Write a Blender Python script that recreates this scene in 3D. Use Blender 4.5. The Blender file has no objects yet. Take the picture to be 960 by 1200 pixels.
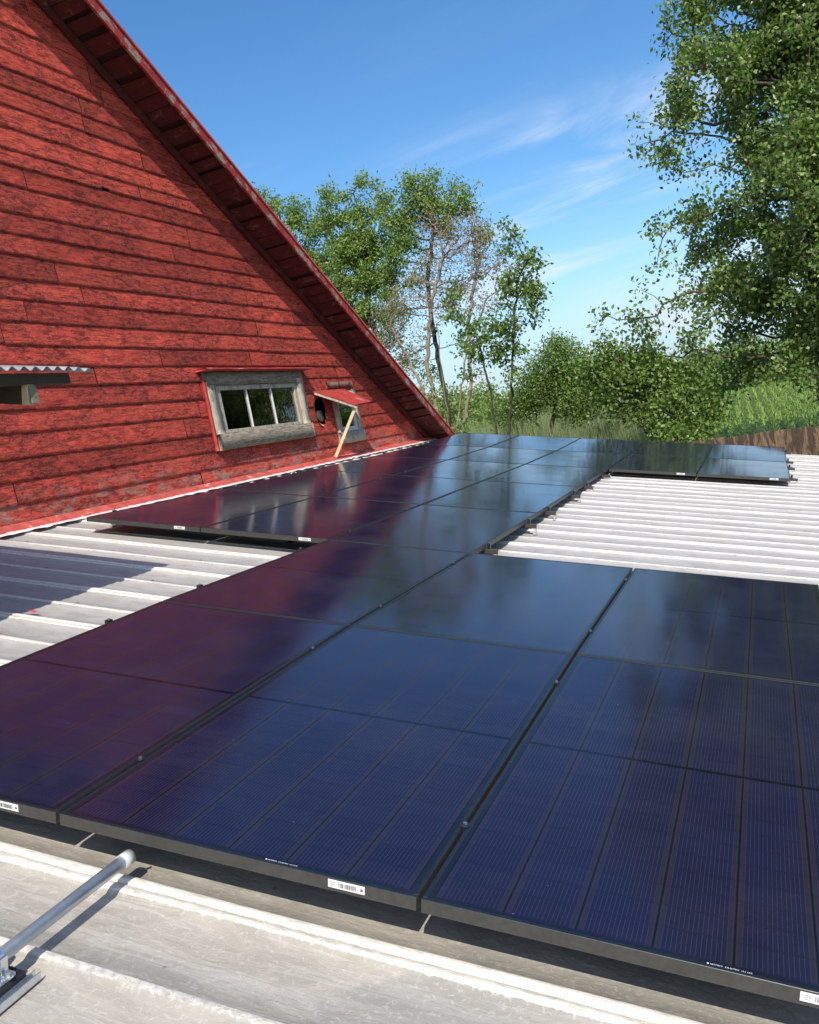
import bpy, bmesh, math, random
import numpy as np
from mathutils import Vector, Matrix, noise
random.seed(7); RNG = np.random.default_rng(11)
sc = bpy.context.scene
COL = sc.collection
R = math.radians
SL = R(13.019)                                   # pitch of the lean-to roof
RF = Matrix.Rotation(SL, 4, 'Y')                 # roof frame (x down-slope, y along barn wall, z roof normal)
HR = -0.15                                       # roof sheet below the module faces
WX = -2.62                                       # plane of the barn gable wall

# ------------------------------------------------------------------ helpers
def tag(o, label=None, cat=None, group=None, kind=None):
    if label: o['label'] = label
    if cat: o['category'] = cat
    if group: o['group'] = group
    if kind: o['kind'] = kind
    return o
def empty(name, M=None, parent=None):
    o = bpy.data.objects.new(name, None); COL.objects.link(o); o.empty_display_size = .1
    if parent: o.parent = parent
    if M is not None: o.matrix_local = M
    return o
def link(name, me, mats, parent=None, M=None, smooth=False):
    if not isinstance(mats, (list, tuple)): mats = [mats]
    for m in mats: me.materials.append(m)
    if smooth:
        me.polygons.foreach_set('use_smooth', [True]*len(me.polygons))
    o = bpy.data.objects.new(name, me); COL.objects.link(o)
    if parent: o.parent = parent
    if M is not None: o.matrix_local = M
    return o
def copy_tree(o, parent=None):
    c = o.copy(); COL.objects.link(c); c.parent = parent
    for ch in list(o.children): copy_tree(ch, c)
    return c
class MB:
    """collects simple shapes into one mesh"""
    def __init__(s): s.v = []; s.f = []; s.mi = []
    def add(s, vs, fs, mi=0):
        n = len(s.v); s.v += [tuple(v) for v in vs]; s.f += [tuple(i+n for i in f) for f in fs]; s.mi += [mi]*len(fs)
    def box(s, a, b, mi=0, M=None, bev=0):
        (x0,y0,z0),(x1,y1,z1) = a, b
        if bev:
            e = bev; vs = []; fs = []
            bm = bmesh.new(); bmesh.ops.create_cube(bm, size=1)
            for v in bm.verts: v.co = Vector(((x0+x1)/2+v.co.x*(x1-x0), (y0+y1)/2+v.co.y*(y1-y0), (z0+z1)/2+v.co.z*(z1-z0)))
            bmesh.ops.bevel(bm, geom=list(bm.edges), offset=e, segments=1, affect='EDGES', profile=.5)
            bm.verts.index_update()
            vs = [v.co.copy() for v in bm.verts]; fs = [[v.index for v in f.verts] for f in bm.faces]; bm.free()
        else:
            vs = [Vector(p) for p in ((x0,y0,z0),(x1,y0,z0),(x1,y1,z0),(x0,y1,z0),(x0,y0,z1),(x1,y0,z1),(x1,y1,z1),(x0,y1,z1))]
            fs = [(0,3,2,1),(4,5,6,7),(0,1,5,4),(1,2,6,5),(2,3,7,6),(3,0,4,7)]
        if M is not None: vs = [M @ v for v in vs]
        s.add(vs, fs, mi)
    def tube(s, p, q, r0, r1=None, n=12, mi=0, caps=True):
        p = Vector(p); q = Vector(q); r1 = r0 if r1 is None else r1
        d = (q-p).normalized(); u = d.orthogonal().normalized(); w = d.cross(u)
        vs = []
        for c, r in ((p, r0), (q, r1)):
            for k in range(n):
                a = 2*math.pi*k/n; vs.append(c+u*math.cos(a)*r+w*math.sin(a)*r)
        fs = [(k, (k+1) % n, n+(k+1) % n, n+k) for k in range(n)]
        if caps: fs += [tuple(range(n-1, -1, -1)), tuple(range(n, 2*n))]
        s.add(vs, fs, mi)
    def mesh(s, name):
        me = bpy.data.meshes.new(name); me.from_pydata(s.v, [], s.f); me.validate()
        if len(me.polygons) == len(s.mi): me.polygons.foreach_set('material_index', s.mi)
        me.update(); return me
    def build(s, name, mats, parent=None, M=None, smooth=False): return link(name, s.mesh(name), mats, parent, M, smooth)
def npmesh(name, V, F):
    me = bpy.data.meshes.new(name); V = np.asarray(V, np.float32); F = np.asarray(F, np.int32)
    me.vertices.add(len(V)); me.vertices.foreach_set('co', V.ravel())
    k = F.shape[1]; me.loops.add(F.size); me.loops.foreach_set('vertex_index', F.ravel())
    me.polygons.add(len(F)); me.polygons.foreach_set('loop_start', np.arange(0, F.size, k, dtype=np.int32))
    me.update(calc_edges=True); return me

# ------------------------------------------------------------------ node helper
class NT:
    def __init__(s, name):
        s.m = bpy.data.materials.new(name); s.m.use_nodes = True; s.t = s.m.node_tree; s.t.nodes.clear()
        s.out = s.t.nodes.new('ShaderNodeOutputMaterial')
    def n(s, typ, **kw):
        o = s.t.nodes.new(typ)
        for k, v in kw.items():
            if k.startswith('i_'):
                key = k[2:]; key = int(key) if key.isdigit() else key.replace('_', ' ')
                s.put(o.inputs[key], v)
            else: setattr(o, k, v)
        return o
    def put(s, sock, v):
        if isinstance(v, bpy.types.NodeSocket): s.t.links.new(v, sock)
        elif isinstance(v, bpy.types.Node): s.t.links.new(v.outputs[0], sock)
        else:
            if isinstance(v, tuple) and len(v) == 3 and sock.type == 'RGBA': v = v+(1,)
            sock.default_value = v
    def math(s, op, a, b=None, c=None, clamp=False):
        o = s.t.nodes.new('ShaderNodeMath'); o.operation = op; o.use_clamp = clamp
        s.put(o.inputs[0], a)
        if b is not None: s.put(o.inputs[1], b)
        if c is not None: s.put(o.inputs[2], c)
        return o.outputs[0]
    def mix(s, f, a, b, mode='MIX'):
        o = s.t.nodes.new('ShaderNodeMix'); o.data_type = 'RGBA'; o.blend_type = mode
        s.put(o.inputs[0], f); s.put(o.inputs[6], a); s.put(o.inputs[7], b); return o.outputs[2]
    def ramp(s, f, lo, hi, a=0., b=1.):
        o = s.t.nodes.new('ShaderNodeMapRange'); o.interpolation_type = 'SMOOTHSTEP'
        for i, v in enumerate((f, lo, hi, a, b)): s.put(o.inputs[i], v)
        return o.outputs[0]
    def coord(s, kind='Object'): return s.n('ShaderNodeTexCoord').outputs[kind]
    def mapv(s, v, scale=(1,1,1), loc=(0,0,0)):
        o = s.n('ShaderNodeMapping'); s.put(o.inputs[0], v); o.inputs['Scale'].default_value = scale; o.inputs['Location'].default_value = loc
        return o.outputs[0]
    def noise(s, v, scale, detail=4, rough=.55, dist=0.):
        o = s.n('ShaderNodeTexNoise'); s.put(o.inputs['Vector'], v); o.inputs['Scale'].default_value = scale
        o.inputs['Detail'].default_value = detail; o.inputs['Roughness'].default_value = rough; o.inputs['Distortion'].default_value = dist
        return o.outputs[0]
    def bump(s, h, strength=.3, dist=.01, nrm=None):
        o = s.n('ShaderNodeBump'); s.put(o.inputs['Height'], h); o.inputs['Strength'].default_value = strength; o.inputs['Distance'].default_value = dist
        if nrm is not None: s.put(o.inputs['Normal'], nrm)
        return o.outputs[0]
    def bsdf(s, **kw):
        b = s.n('ShaderNodeBsdfPrincipled')
        for k, v in kw.items(): s.put(b.inputs[k.replace('_', ' ')], v)
        s.t.links.new(b.outputs[0], s.out.inputs[0]); return b

def simple(name, col, rough=.6, metal=0., var=.25, scale=30., bump=.15, stretch=(1,1,1)):
    t = NT(name); v = t.mapv(t.coord(), stretch); n = t.noise(v, scale, 6, .6); n2 = t.noise(v, scale*.13, 3)
    f = t.math('ADD', t.math('MULTIPLY', n, .6), t.math('MULTIPLY', n2, .4))
    c = t.mix(t.ramp(f, .3, .7), tuple(x*(1-var) for x in col), tuple(min(1, x*(1+var)) for x in col))
    t.bsdf(Base_Color=c, Roughness=t.ramp(n, .2, .8, rough*.85, min(1, rough*1.15)), Metallic=metal, Normal=t.bump(n, bump, .003))
    return t.m

# ------------------------------------------------------------------ materials
def mat_siding():
    t = NT('barn_red_siding'); P = t.coord()
    bid = t.n('ShaderNodeAttribute', attribute_name='bid').outputs['Fac']
    off = t.n('ShaderNodeCombineXYZ', i_0=t.math('MULTIPLY', bid, 37.), i_1=t.math('MULTIPLY', bid, 91.), i_2=t.math('MULTIPLY', bid, 13.)).outputs[0]
    Q = t.n('ShaderNodeVectorMath', operation='ADD', i_0=P, i_1=off).outputs[0]
    grain = t.noise(t.mapv(Q, (1, .8, 15)), 4.6, 10, .76, .30)
    grain2 = t.noise(t.mapv(Q, (1, 3, 60)), 4, 6, .7, .2)
    blot = t.noise(t.mapv(Q, (1, .7, 1.8)), 1.7, 9, .70, .5)
    flake = t.noise(t.mapv(Q, (1, 1, 3.0)), 10, 12, .76, .6)
    edge = t.noise(t.mapv(Q, (1, 1, 2.4)), 27, 8, .72, .6)
    base = t.mix(t.ramp(blot, .40, .60), (.38, .036, .024), (.59, .066, .040))
    tint = t.ramp(t.math('FRACT', t.math('MULTIPLY', bid, 7.31)), 0, 1, .78, 1.22)
    base = t.mix(t.ramp(bid, 0, 1, 0, .4), base, (.65, .090, .056))
    base = t.mix(t.ramp(grain, .51, .56, 0, .70), base, (.15, .014, .010))
    worn = t.math('MULTIPLY', t.ramp(flake, .52, .545), t.ramp(blot, .62, .42))
    base = t.mix(t.math('MULTIPLY', worn, .9), base, t.mix(grain2, (.085, .010, .008), (.23, .026, .018)))
    lift = t.math('MULTIPLY', t.ramp(flake, .41, .43, 1, 0), .50)
    base = t.mix(lift, base, (.80, .135, .08))
    rim = t.math('MULTIPLY', t.ramp(t.math('ABSOLUTE', t.math('SUBTRACT', flake, .515)), .003, .010, 1, 0), t.ramp(edge, .44, .52))
    base = t.mix(t.math('MULTIPLY', rim, .9), base, (.95, .36, .26))
    tn = t.n('ShaderNodeCombineXYZ', i_0=tint, i_1=tint, i_2=tint).outputs[0]
    base = t.mix(1., base, tn, 'MULTIPLY')
    sep = t.n('ShaderNodeSeparateXYZ', i_0=P)
    low = t.math('MULTIPLY', t.ramp(sep.outputs[2], .42, .90, 1, 0), t.ramp(t.noise(t.mapv(P, (1, 1, 2.5)), 3.4, 7, .7, .5), .47, .60))
    wood = t.mix(grain2, (.20, .14, .10), (.52, .44, .37))
    base = t.mix(t.math('MULTIPLY', low, .75), base, wood)
    bare = t.math('MULTIPLY', t.ramp(t.noise(t.mapv(Q, (1, .8, 6)), 2.0, 8, .75, .7), .60, .68), t.ramp(grain2, .35, .6))
    base = t.mix(t.math('MULTIPLY', bare, .7), base, (.13, .06, .045))
    base = t.mix(t.math('MULTIPLY', t.ramp(edge, .64, .68), .6), base, (.07, .012, .012))
    h = t.math('ADD', t.math('MULTIPLY', grain, -.7), t.math('ADD', t.math('MULTIPLY', t.ramp(flake, .505, .54), -.5), t.math('MULTIPLY', edge, .35)))
    h = t.math('ADD', h, t.math('MULTIPLY', grain2, -.35))
    t.bsdf(Base_Color=base, Roughness=.72, Normal=t.bump(h, .9, .011), Specular_IOR_Level=.3)
    return t.m
def mat_redwood(name, worn_lo=.50, c=(.46, .035, .028), wood=((.20,.15,.11),(.48,.42,.36)), stretch=(1, 14, 14)):
    t = NT(name); P = t.coord(); g = t.noise(t.mapv(P, stretch), 5, 8, .7, .5); b = t.noise(P, 6, 7, .7, .8)
    base = t.mix(t.ramp(b, .35, .65), tuple(x*.6 for x in c), c)
    base = t.mix(t.ramp(b, worn_lo, worn_lo+.07), base, t.mix(g, wood[0], wood[1]))
    t.bsdf(Base_Color=base, Roughness=.75, Normal=t.bump(g, .6, .004)); return t.m
def mat_greywood(name, lo=(.17,.15,.12), hi=(.50,.47,.41), stretch=(12, 1, 12), rot=None):
    t = NT(name); P = t.coord(); g = t.noise(t.mapv(P, stretch), 6, 9, .72, .7); b = t.noise(t.mapv(P, tuple(math.sqrt(x) for x in stretch)), 5, 5, .6, 1.)
    base = t.mix(t.ramp(g, .3, .7), lo, hi)
    base = t.mix(t.ramp(b, .52, .66, 0, .7), base, (.12, .085, .06))
    t.bsdf(Base_Color=base, Roughness=.8, Normal=t.bump(g, .45, .003)); return t.m
def mat_roof():
    t = NT('painted_metal_roof'); P = t.coord(); sep = t.n('ShaderNodeSeparateXYZ', i_0=P)
    x, y, z = sep.outputs[0], sep.outputs[1], sep.outputs[2]
    big = t.noise(t.mapv(P, (.5, 1, 0)), 1.3, 6, .62, .6)
    med = t.noise(t.mapv(P, (.8, 1.4, 0)), 6, 9, .68, .9)
    fine = t.noise(t.mapv(P, (1, 1, 0)), 55, 8, .7, .6)
    grit = t.noise(t.mapv(P, (1, 1, 0)), 320, 3, .6)
    streak = t.noise(t.mapv(P, (.6, 9, 0)), 3.2, 9, .72, 1.1)
    scr = t.noise(t.mapv(P, (7, 1.5, 0)), 5, 8, .75, 2.5)
    near = t.ramp(t.math('ADD', y, t.math('MULTIPLY', t.math('SUBTRACT', big, .5), 2.)), .4, 1.6, 1, 0)
    flat = t.mix(near, (.47, .455, .44), (.46, .425, .365))
    flat = t.mix(t.ramp(med, .40, .64, .0, .50), flat, (.31, .29, .255))
    flat = t.mix(t.math('MULTIPLY', t.ramp(streak, .53, .57), t.ramp(near, 0, 1, .2, .5)), flat, (.56, .53, .48))
    flat = t.mix(t.math('MULTIPLY', t.ramp(big, .54, .60), t.math('MULTIPLY', near, .38)), flat, (.27, .27, .26))
    flat = t.mix(t.math('MULTIPLY', t.ramp(fine, .55, .60), t.ramp(near, 0, 1, .15, .42)), flat, (.62, .59, .54))
    flat = t.mix(t.math('MULTIPLY', t.ramp(scr, .64, .67), .5), flat, (.66, .64, .60))
    flat = t.mix(t.math('MULTIPLY', t.ramp(t.noise(t.mapv(P, (1, 1, 0)), 9, 4, .6, 1.5), .70, .76), .5), flat, (.20, .145, .10))
    spot = t.n('ShaderNodeTexVoronoi', i_Vector=t.mapv(P, (1, 1, 0)), i_Scale=7.).outputs['Distance']
    flat = t.mix(t.ramp(spot, .035, .07, .55, 0), flat, (.15, .13, .11))
    rib = t.ramp(t.math('ADD', z, t.math('MULTIPLY', t.math('SUBTRACT', fine, .5), .010)), .006, .010)
    ribc = t.mix(t.ramp(t.noise(t.mapv(P, (1, 4, 0)), 18, 8, .75, .6), .50, .60, 0, .7), (.80, .77, .70), (.52, .48, .41))
    col = t.mix(rib, flat, ribc)
    col = t.mix(t.math('MULTIPLY', grit, .18), col, (.1, .09, .08), 'MULTIPLY')
    h = t.math('ADD', t.math('MULTIPLY', med, .9), t.math('ADD', t.math('MULTIPLY', fine, .28), t.math('MULTIPLY', streak, .25)))
    t.bsdf(Base_Color=col, Roughness=.55, Specular_IOR_Level=.35, Normal=t.bump(h, .5, .012)); return t.m
def mat_module():
    t = NT('solar_cell_glass'); P = t.coord(); sep = t.n('ShaderNodeSeparateXYZ', i_0=P)
    x, y = sep.outputs[0], sep.outputs[1]
    cw = (MW-.05)/6; half = (ML-.052-.016)/2; rows = 11; ch = half/rows
    u = t.math('DIVIDE', t.math('SUBTRACT', x, .025), cw)
    uf = t.math('FRACT', u); ud = t.math('MINIMUM', uf, t.math('SUBTRACT', 1, uf))          # distance to a cell-column line
    yc = t.math('ABSOLUTE', t.math('SUBTRACT', y, ML/2)); v = t.math('DIVIDE', t.math('SUBTRACT', yc, .008), ch)
    vf = t.math('FRACT', v); vd = t.math('MINIMUM', vf, t.math('SUBTRACT', 1, vf))
    bb = t.math('FRACT', t.math('MULTIPLY', u, 16)); bl = t.ramp(t.math('ABSOLUTE', t.math('SUBTRACT', bb, .5)), .035, .075, 1, 0)
    dash = t.ramp(vd, .05, .12, .55, 1.)
    fin = t.math('FRACT', t.math('MULTIPLY', v, 22)); fin = t.ramp(t.math('ABSOLUTE', t.math('SUBTRACT', fin, .5)), .2, .3, .55, 1)
    wn = t.n('ShaderNodeTexWhiteNoise', noise_dimensions='3D')
    t.put(wn.inputs[0], t.n('ShaderNodeCombineXYZ', i_0=t.math('FLOOR', u), i_1=t.math('FLOOR', v), i_2=t.math('SIGN', t.math('SUBTRACT', y, ML/2))).outputs[0])
    cell = t.mix(wn.outputs[0], (.0100, .0100, .032), (.0125, .0125, .038))
    wm = t.noise(P, 3.3, 3); cell = t.mix(t.ramp(wm, .35, .7, 0, .35), cell, (.010, .011, .045))
    col = t.mix(t.math('MULTIPLY', t.math('MULTIPLY', bl, dash), .27), cell, (.095, .11, .17))
    bandm = t.math('MULTIPLY', t.ramp(ud, .09, .11, 1, 0), t.ramp(ud, .012, .02))
    col = t.mix(t.math('MULTIPLY', bandm, .55), col, (.024, .021, .030))
    col = t.mix(t.ramp(vd, .010, .022, .28, 0), col, (.004, .005, .018))
    col = t.mix(t.ramp(ud, .008, .018, .85, 0), col, (.003, .003, .006))
    col = t.mix(t.ramp(yc, .006, .009, 1, 0), col, (.003, .004, .010))
    m = t.math('MAXIMUM', t.ramp(t.math('MINIMUM', x, t.math('SUBTRACT', MW, x)), .022, .025, 1, 0), t.ramp(t.math('MINIMUM', y, t.math('SUBTRACT', ML, y)), .022, .026, 1, 0))
    col = t.mix(m, col, (.008, .010, .022))
    oi = t.n('ShaderNodeObjectInfo'); G = t.n('ShaderNodeNewGeometry').outputs['Position']
    dust = t.noise(t.mapv(G, (1, 1, 1)), 2.1, 8, .65, .4); d2 = t.noise(G, 130, 4, .7)
    df = t.math('MULTIPLY', t.ramp(dust, .42, .75, .002, .024), t.ramp(d2, .3, .7, .5, 1.2))
    vor = t.n('ShaderNodeTexVoronoi', i_Vector=G, i_Scale=8.5); sp = t.ramp(vor.outputs['Distance'], .012, .03, .55, 0)
    smear = t.math('MULTIPLY', t.ramp(t.noise(t.mapv(G, (5, 1.2, 1)), 3.5, 6, .7, 1.5), .68, .74), .05)
    df = t.math('MINIMUM', t.math('ADD', t.math('ADD', df, smear), t.math('MULTIPLY', sp, .35)), 1.)
    col = t.mix(df, col, (.42, .40, .36))
    rough = t.math('ADD', t.ramp(dust, .3, .75, .085, .15), t.math('MULTIPLY', df, .5))
    t.bsdf(Base_Color=col, Roughness=rough, IOR=1.36, Specular_IOR_Level=.5, Normal=t.bump(t.noise(P, 900, 2, .5), .05, .0004)); return t.m
def mat_leaf(name, c0, c1, c2, trans=.35, rough=.5):
    t = NT(name); g = t.n('ShaderNodeNewGeometry'); r = g.outputs['Random Per Island']
    c = t.mix(t.ramp(r, 0, .6), c0, c1); c = t.mix(t.ramp(r, .72, 1, 0, .8), c, c2)
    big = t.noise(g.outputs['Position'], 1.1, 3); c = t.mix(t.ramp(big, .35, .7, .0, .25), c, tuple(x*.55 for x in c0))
    d = t.n('ShaderNodeBsdfPrincipled'); t.put(d.inputs['Base Color'], c); d.inputs['Roughness'].default_value = rough; d.inputs['Specular IOR Level'].default_value = .45
    tr = t.n('ShaderNodeBsdfTranslucent'); t.put(tr.inputs[0], t.mix(.5, c, (.22, .34, .03)))
    m = t.n('ShaderNodeMixShader'); m.inputs[0].default_value = trans
    t.t.links.new(d.outputs[0], m.inputs[1]); t.t.links.new(tr.outputs[0], m.inputs[2]); t.t.links.new(m.outputs[0], t.out.inputs[0])
    return t.m
def mat_pane():
    t = NT('window_pane'); g = t.n('ShaderNodeBsdfGlossy'); g.inputs['Roughness'].default_value = .02; g.inputs[0].default_value = (1, 1, 1, 1)
    t.put(g.inputs['Normal'], t.bump(t.noise(t.coord(), 4, 3), .25, .01))
    tr = t.n('ShaderNodeBsdfTransparent'); tr.inputs[0].default_value = (.55, .6, .57, 1)
    fr = t.n('ShaderNodeFresnel', i_IOR=1.55); m = t.n('ShaderNodeMixShader'); t.put(m.inputs[0], t.math('MULTIPLY', fr, 2.0, clamp=True))
    t.t.links.new(tr.outputs[0], m.inputs[1]); t.t.links.new(g.outputs[0], m.inputs[2]); t.t.links.new(m.outputs[0], t.out.inputs[0]); return t.m

MW, ML = 1.0325, 1.893        # one module
PW, PL = 1.045, 1.90336      # its pitch across and along
M = {}
M['siding'] = mat_siding()
M['fascia'] = mat_redwood('weathered_red_fascia', .50, (.40, .035, .03), ((.16,.09,.07),(.42,.30,.25)), (12, 1.5, 12))
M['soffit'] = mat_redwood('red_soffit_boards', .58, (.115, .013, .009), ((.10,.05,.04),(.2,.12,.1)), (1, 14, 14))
M['trimred'] = mat_redwood('red_painted_trim', .60, (.50, .05, .038), ((.2,.12,.1),(.5,.4,.35)), (12, 1.5, 12))
M['flash'] = mat_redwood('red_flashing', .60, (.62, .11, .085), ((.5,.45,.4),(.8,.78,.75)), (2, 2, 2))
M['flashw'] = simple('peeling_white_sealant', (.74, .72, .70), .7, 0, .2, 40, .8)
M['grey_h'] = mat_greywood('grey_weathered_wood', (.115,.090,.060), (.38,.32,.24), stretch=(12, 1.2, 12))
M['grey_v'] = mat_greywood('pale_weathered_wood', (.27,.225,.165), (.60,.53,.42), stretch=(12, 12, 1.2))
M['fresh'] = simple('fresh_sawn_pine', (.66, .50, .30), .6, 0, .15, 12, .2, (8, 8, 1))
M['dullw'] = mat_redwood('worn_red_grey_board', .46, (.26, .03, .025), ((.10,.075,.055),(.27,.22,.17)))
M['sash'] = simple('white_sash_paint', (.68, .67, .62), .5, 0, .12, 20, .2)
M['pane'] = mat_pane()
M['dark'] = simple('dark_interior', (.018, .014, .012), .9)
M['roofing'] = simple('roofing_sheet', (.035, .008, .007), .8, 0, .4, 8, .4)
M['redtop'] = simple('red_metal_roof_edge', (.50, .06, .05), .45, .0, .3, 14, .2)
M['roof'] = mat_roof()
M['cell'] = mat_module()
M['anod'] = simple('black_anodised_aluminium', (.058, .055, .050), .5, .15, .2, 60, .05)
M['lip'] = simple('black_frame_top', (.018, .024, .032), .35, .3, .2, 60, .05)
M['backs'] = simple('black_backsheet', (.01, .01, .012), .6)
M['sticker'] = simple('white_sticker', (.80, .80, .78), .5, 0, .04, 20, .02)
M['ink'] = simple('printed_ink', (.16, .16, .18), .6, 0, .1)
M['inkw'] = simple('white_print', (.8, .82, .85), .5, 0, .05)
M['bolt'] = simple('stainless_bolt', (.55, .55, .54), .3, .9, .1, 80, .05)
M['rail'] = simple('dark_mounting_rail', (.085, .075, .062), .5, .4, .2, 30, .1)
M['alu'] = simple('bare_aluminium', (.72, .71, .68), .4, .6, .1, 30, .05)
M['galv'] = simple('galvanised_conduit', (.66, .70, .74), .36, .55, .14, 26, .12)
M['zinc'] = simple('zinc_clamp', (.68, .72, .76), .26, .9, .12, 60, .1)
M['plast'] = simple('pale_plastic_bushing', (.50, .52, .50), .4, 0, .1, 40, .05)
M['zincd'] = simple('dull_roof_screws', (.30, .27, .23), .6, .3, .3, 60, .1)
M['rubber'] = simple('black_rubber_block', (.012, .012, .013), .55, 0, .3, 60, .2)
M['canopy'] = simple('corrugated_galvanised', (.60, .63, .66), .38, .6, .18, 16, .1)
M['beam'] = simple('dark_old_beam', (.055, .034, .019), .8, 0, .35, 12, .5, (12, 1, 12))
M['bark'] = simple('grey_brown_bark', (.085, .065, .048), .9, 0, .35, 9, .6, (4, 4, 1))
M['twig'] = simple('dead_pale_twigs', (.30, .23, .165), .9, 0, .3, 6, .4, (3, 3, 1))
M['bark2'] = simple('slim_dark_bark', (.06, .045, .035), .9, 0, .3, 9, .5, (4, 4, 1))
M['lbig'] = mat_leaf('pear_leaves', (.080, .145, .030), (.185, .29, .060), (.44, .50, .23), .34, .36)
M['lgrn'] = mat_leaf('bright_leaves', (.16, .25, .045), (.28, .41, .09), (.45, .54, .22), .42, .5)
M['ldrk'] = mat_leaf('dark_leaves', (.11, .185, .035), (.20, .32, .065), (.38, .48, .17), .40, .45)
M['lbrn'] = mat_leaf('withered_leaves', (.25, .17, .11), (.36, .27, .18), (.22, .24, .09), .25, .7)
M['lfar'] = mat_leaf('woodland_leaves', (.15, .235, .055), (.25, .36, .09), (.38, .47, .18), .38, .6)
M['lyel'] = mat_leaf('yellow_green_leaves', (.11, .19, .02), (.17, .26, .03), (.24, .33, .06), .3, .6)
M['reed'] = mat_leaf('pale_reeds', (.19, .25, .10), (.28, .33, .14), (.42, .43, .26), .3, .7)
M['corn'] = mat_leaf('maize_leaves', (.16, .25, .045), (.24, .36, .07), (.36, .47, .14), .3, .45)

# ------------------------------------------------------------------ camera, world, sun
RW = [[0.9128124749969995, 0.35855489984386596, -0.19547830899567195], [-0.15128759326142596, -0.14770860479329034, -0.9773915449783597], [-0.3793223558070596, 0.9217486381156063, -0.08058534927024691]]; CC = [2.949736969235321, -1.8085981441932566, 0.5741426123280611]
cam = bpy.data.cameras.new('camera'); co = bpy.data.objects.new('camera', cam); COL.objects.link(co)
x_, y_, z_ = Vector(RW[0]), -Vector(RW[1]), -Vector(RW[2])
mw = Matrix((x_, y_, z_)).transposed().to_4x4(); mw.translation = Vector(CC); co.matrix_world = mw
cam.sensor_fit = 'HORIZONTAL'; cam.sensor_width = 36; cam.lens = 1067.87/960*36; cam.clip_start = .05; cam.clip_end = 3000
sc.camera = co
SD = Vector((.48, -.87, 1)).normalized()         # towards the sun
sun = bpy.data.lights.new('sun', 'SUN'); sun.energy = 4.9; sun.angle = R(.53); sun.color = (1, .925, .82)
so = bpy.data.objects.new('sun', sun); COL.objects.link(so); so.rotation_euler = SD.to_track_quat('Z', 'Y').to_euler()
w = bpy.data.worlds.new('World'); sc.world = w; w.use_nodes = True; nt = w.node_tree; nt.nodes.clear()
class WT(NT):
    def __init__(s, t): s.t = t
t = WT(nt)
sky = t.n('ShaderNodeTexSky', sky_type='NISHITA'); sky.sun_disc = False
sky.sun_elevation = math.asin(SD.z); sky.sun_rotation = math.atan2(SD.x, SD.y)
sky.altitude = 200; sky.air_density = 1.0; sky.dust_density = .4; sky.ozone_density = 2.2
gv = t.n('ShaderNodeTexCoord').outputs['Generated']; sp = t.n('ShaderNodeSeparateXYZ', i_0=gv)
az = t.math('ARCTAN2', sp.outputs[0], sp.outputs[1]); el = t.math('ARCSINE', sp.outputs[2])
tilt = t.math('ADD', el, t.math('MULTIPLY', az, -.10))
cv = t.n('ShaderNodeCombineXYZ', i_0=t.math('MULTIPLY', az, 2.2), i_1=t.math('MULTIPLY', tilt, 13.), i_2=.4).outputs[0]
n1 = t.noise(cv, 1.25, 8, .58, .7)
cv2 = t.n('ShaderNodeCombineXYZ', i_0=t.math('MULTIPLY', az, 5.), i_1=t.math('MULTIPLY', tilt, 34.), i_2=2.1).outputs[0]
n2 = t.noise(cv2, 1.5, 7, .6, .5)
band = t.math('MULTIPLY', t.math('MULTIPLY', t.ramp(el, R(1), R(9)), t.ramp(el, R(14), R(19), 1, .03)), t.ramp(az, R(-26), R(-13), .25, 1))
wisp = t.math('MULTIPLY', t.math('MULTIPLY', t.ramp(n1, .42, .70), t.ramp(n2, .30, .70, .45, 1.)), band)
cu = t.n('ShaderNodeCombineXYZ', i_0=t.math('MULTIPLY', az, 9.), i_1=t.math('MULTIPLY', el, 16.), i_2=5.3).outputs[0]
cum = t.math('MULTIPLY', t.ramp(t.noise(cu, 1.6, 7, .6), .50, .60), t.ramp(el, R(2.5), R(6.5), 1, 0))
haze = t.ramp(el, R(0), R(11), .80, 0)
skyc = t.n('ShaderNodeHueSaturation', i_Saturation=1.28, i_Value=1.16, i_Color=sky.outputs[0], i_Hue=.5, i_Fac=1.).outputs[0]
c1 = t.mix(haze, skyc, (2.75, 4.15, 6.0))
c2 = t.mix(t.math('MULTIPLY', wisp, .85), c1, (5.9, 6.4, 7.0))
c2b = t.mix(t.math('MULTIPLY', cum, .75), c2, (5.3, 5.7, 6.2))
# unseen bright cloud added overhead and behind the viewer to lift shadow fill
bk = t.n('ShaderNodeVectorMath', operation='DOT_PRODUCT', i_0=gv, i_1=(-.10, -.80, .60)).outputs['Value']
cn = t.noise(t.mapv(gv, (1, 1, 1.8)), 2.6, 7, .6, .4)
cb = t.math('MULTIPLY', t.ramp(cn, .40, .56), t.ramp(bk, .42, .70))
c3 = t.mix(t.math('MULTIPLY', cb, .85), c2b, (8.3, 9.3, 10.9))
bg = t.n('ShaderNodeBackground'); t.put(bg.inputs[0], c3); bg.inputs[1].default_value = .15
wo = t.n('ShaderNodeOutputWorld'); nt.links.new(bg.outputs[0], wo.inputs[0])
sc.view_settings.view_transform = 'Standard'; sc.view_settings.look = 'None'; sc.view_settings.exposure = 0; sc.view_settings.gamma = 1
sc.cycles.max_bounces = 6; sc.cycles.transparent_max_bounces = 12; sc.cycles.caustics_reflective = False

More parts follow.
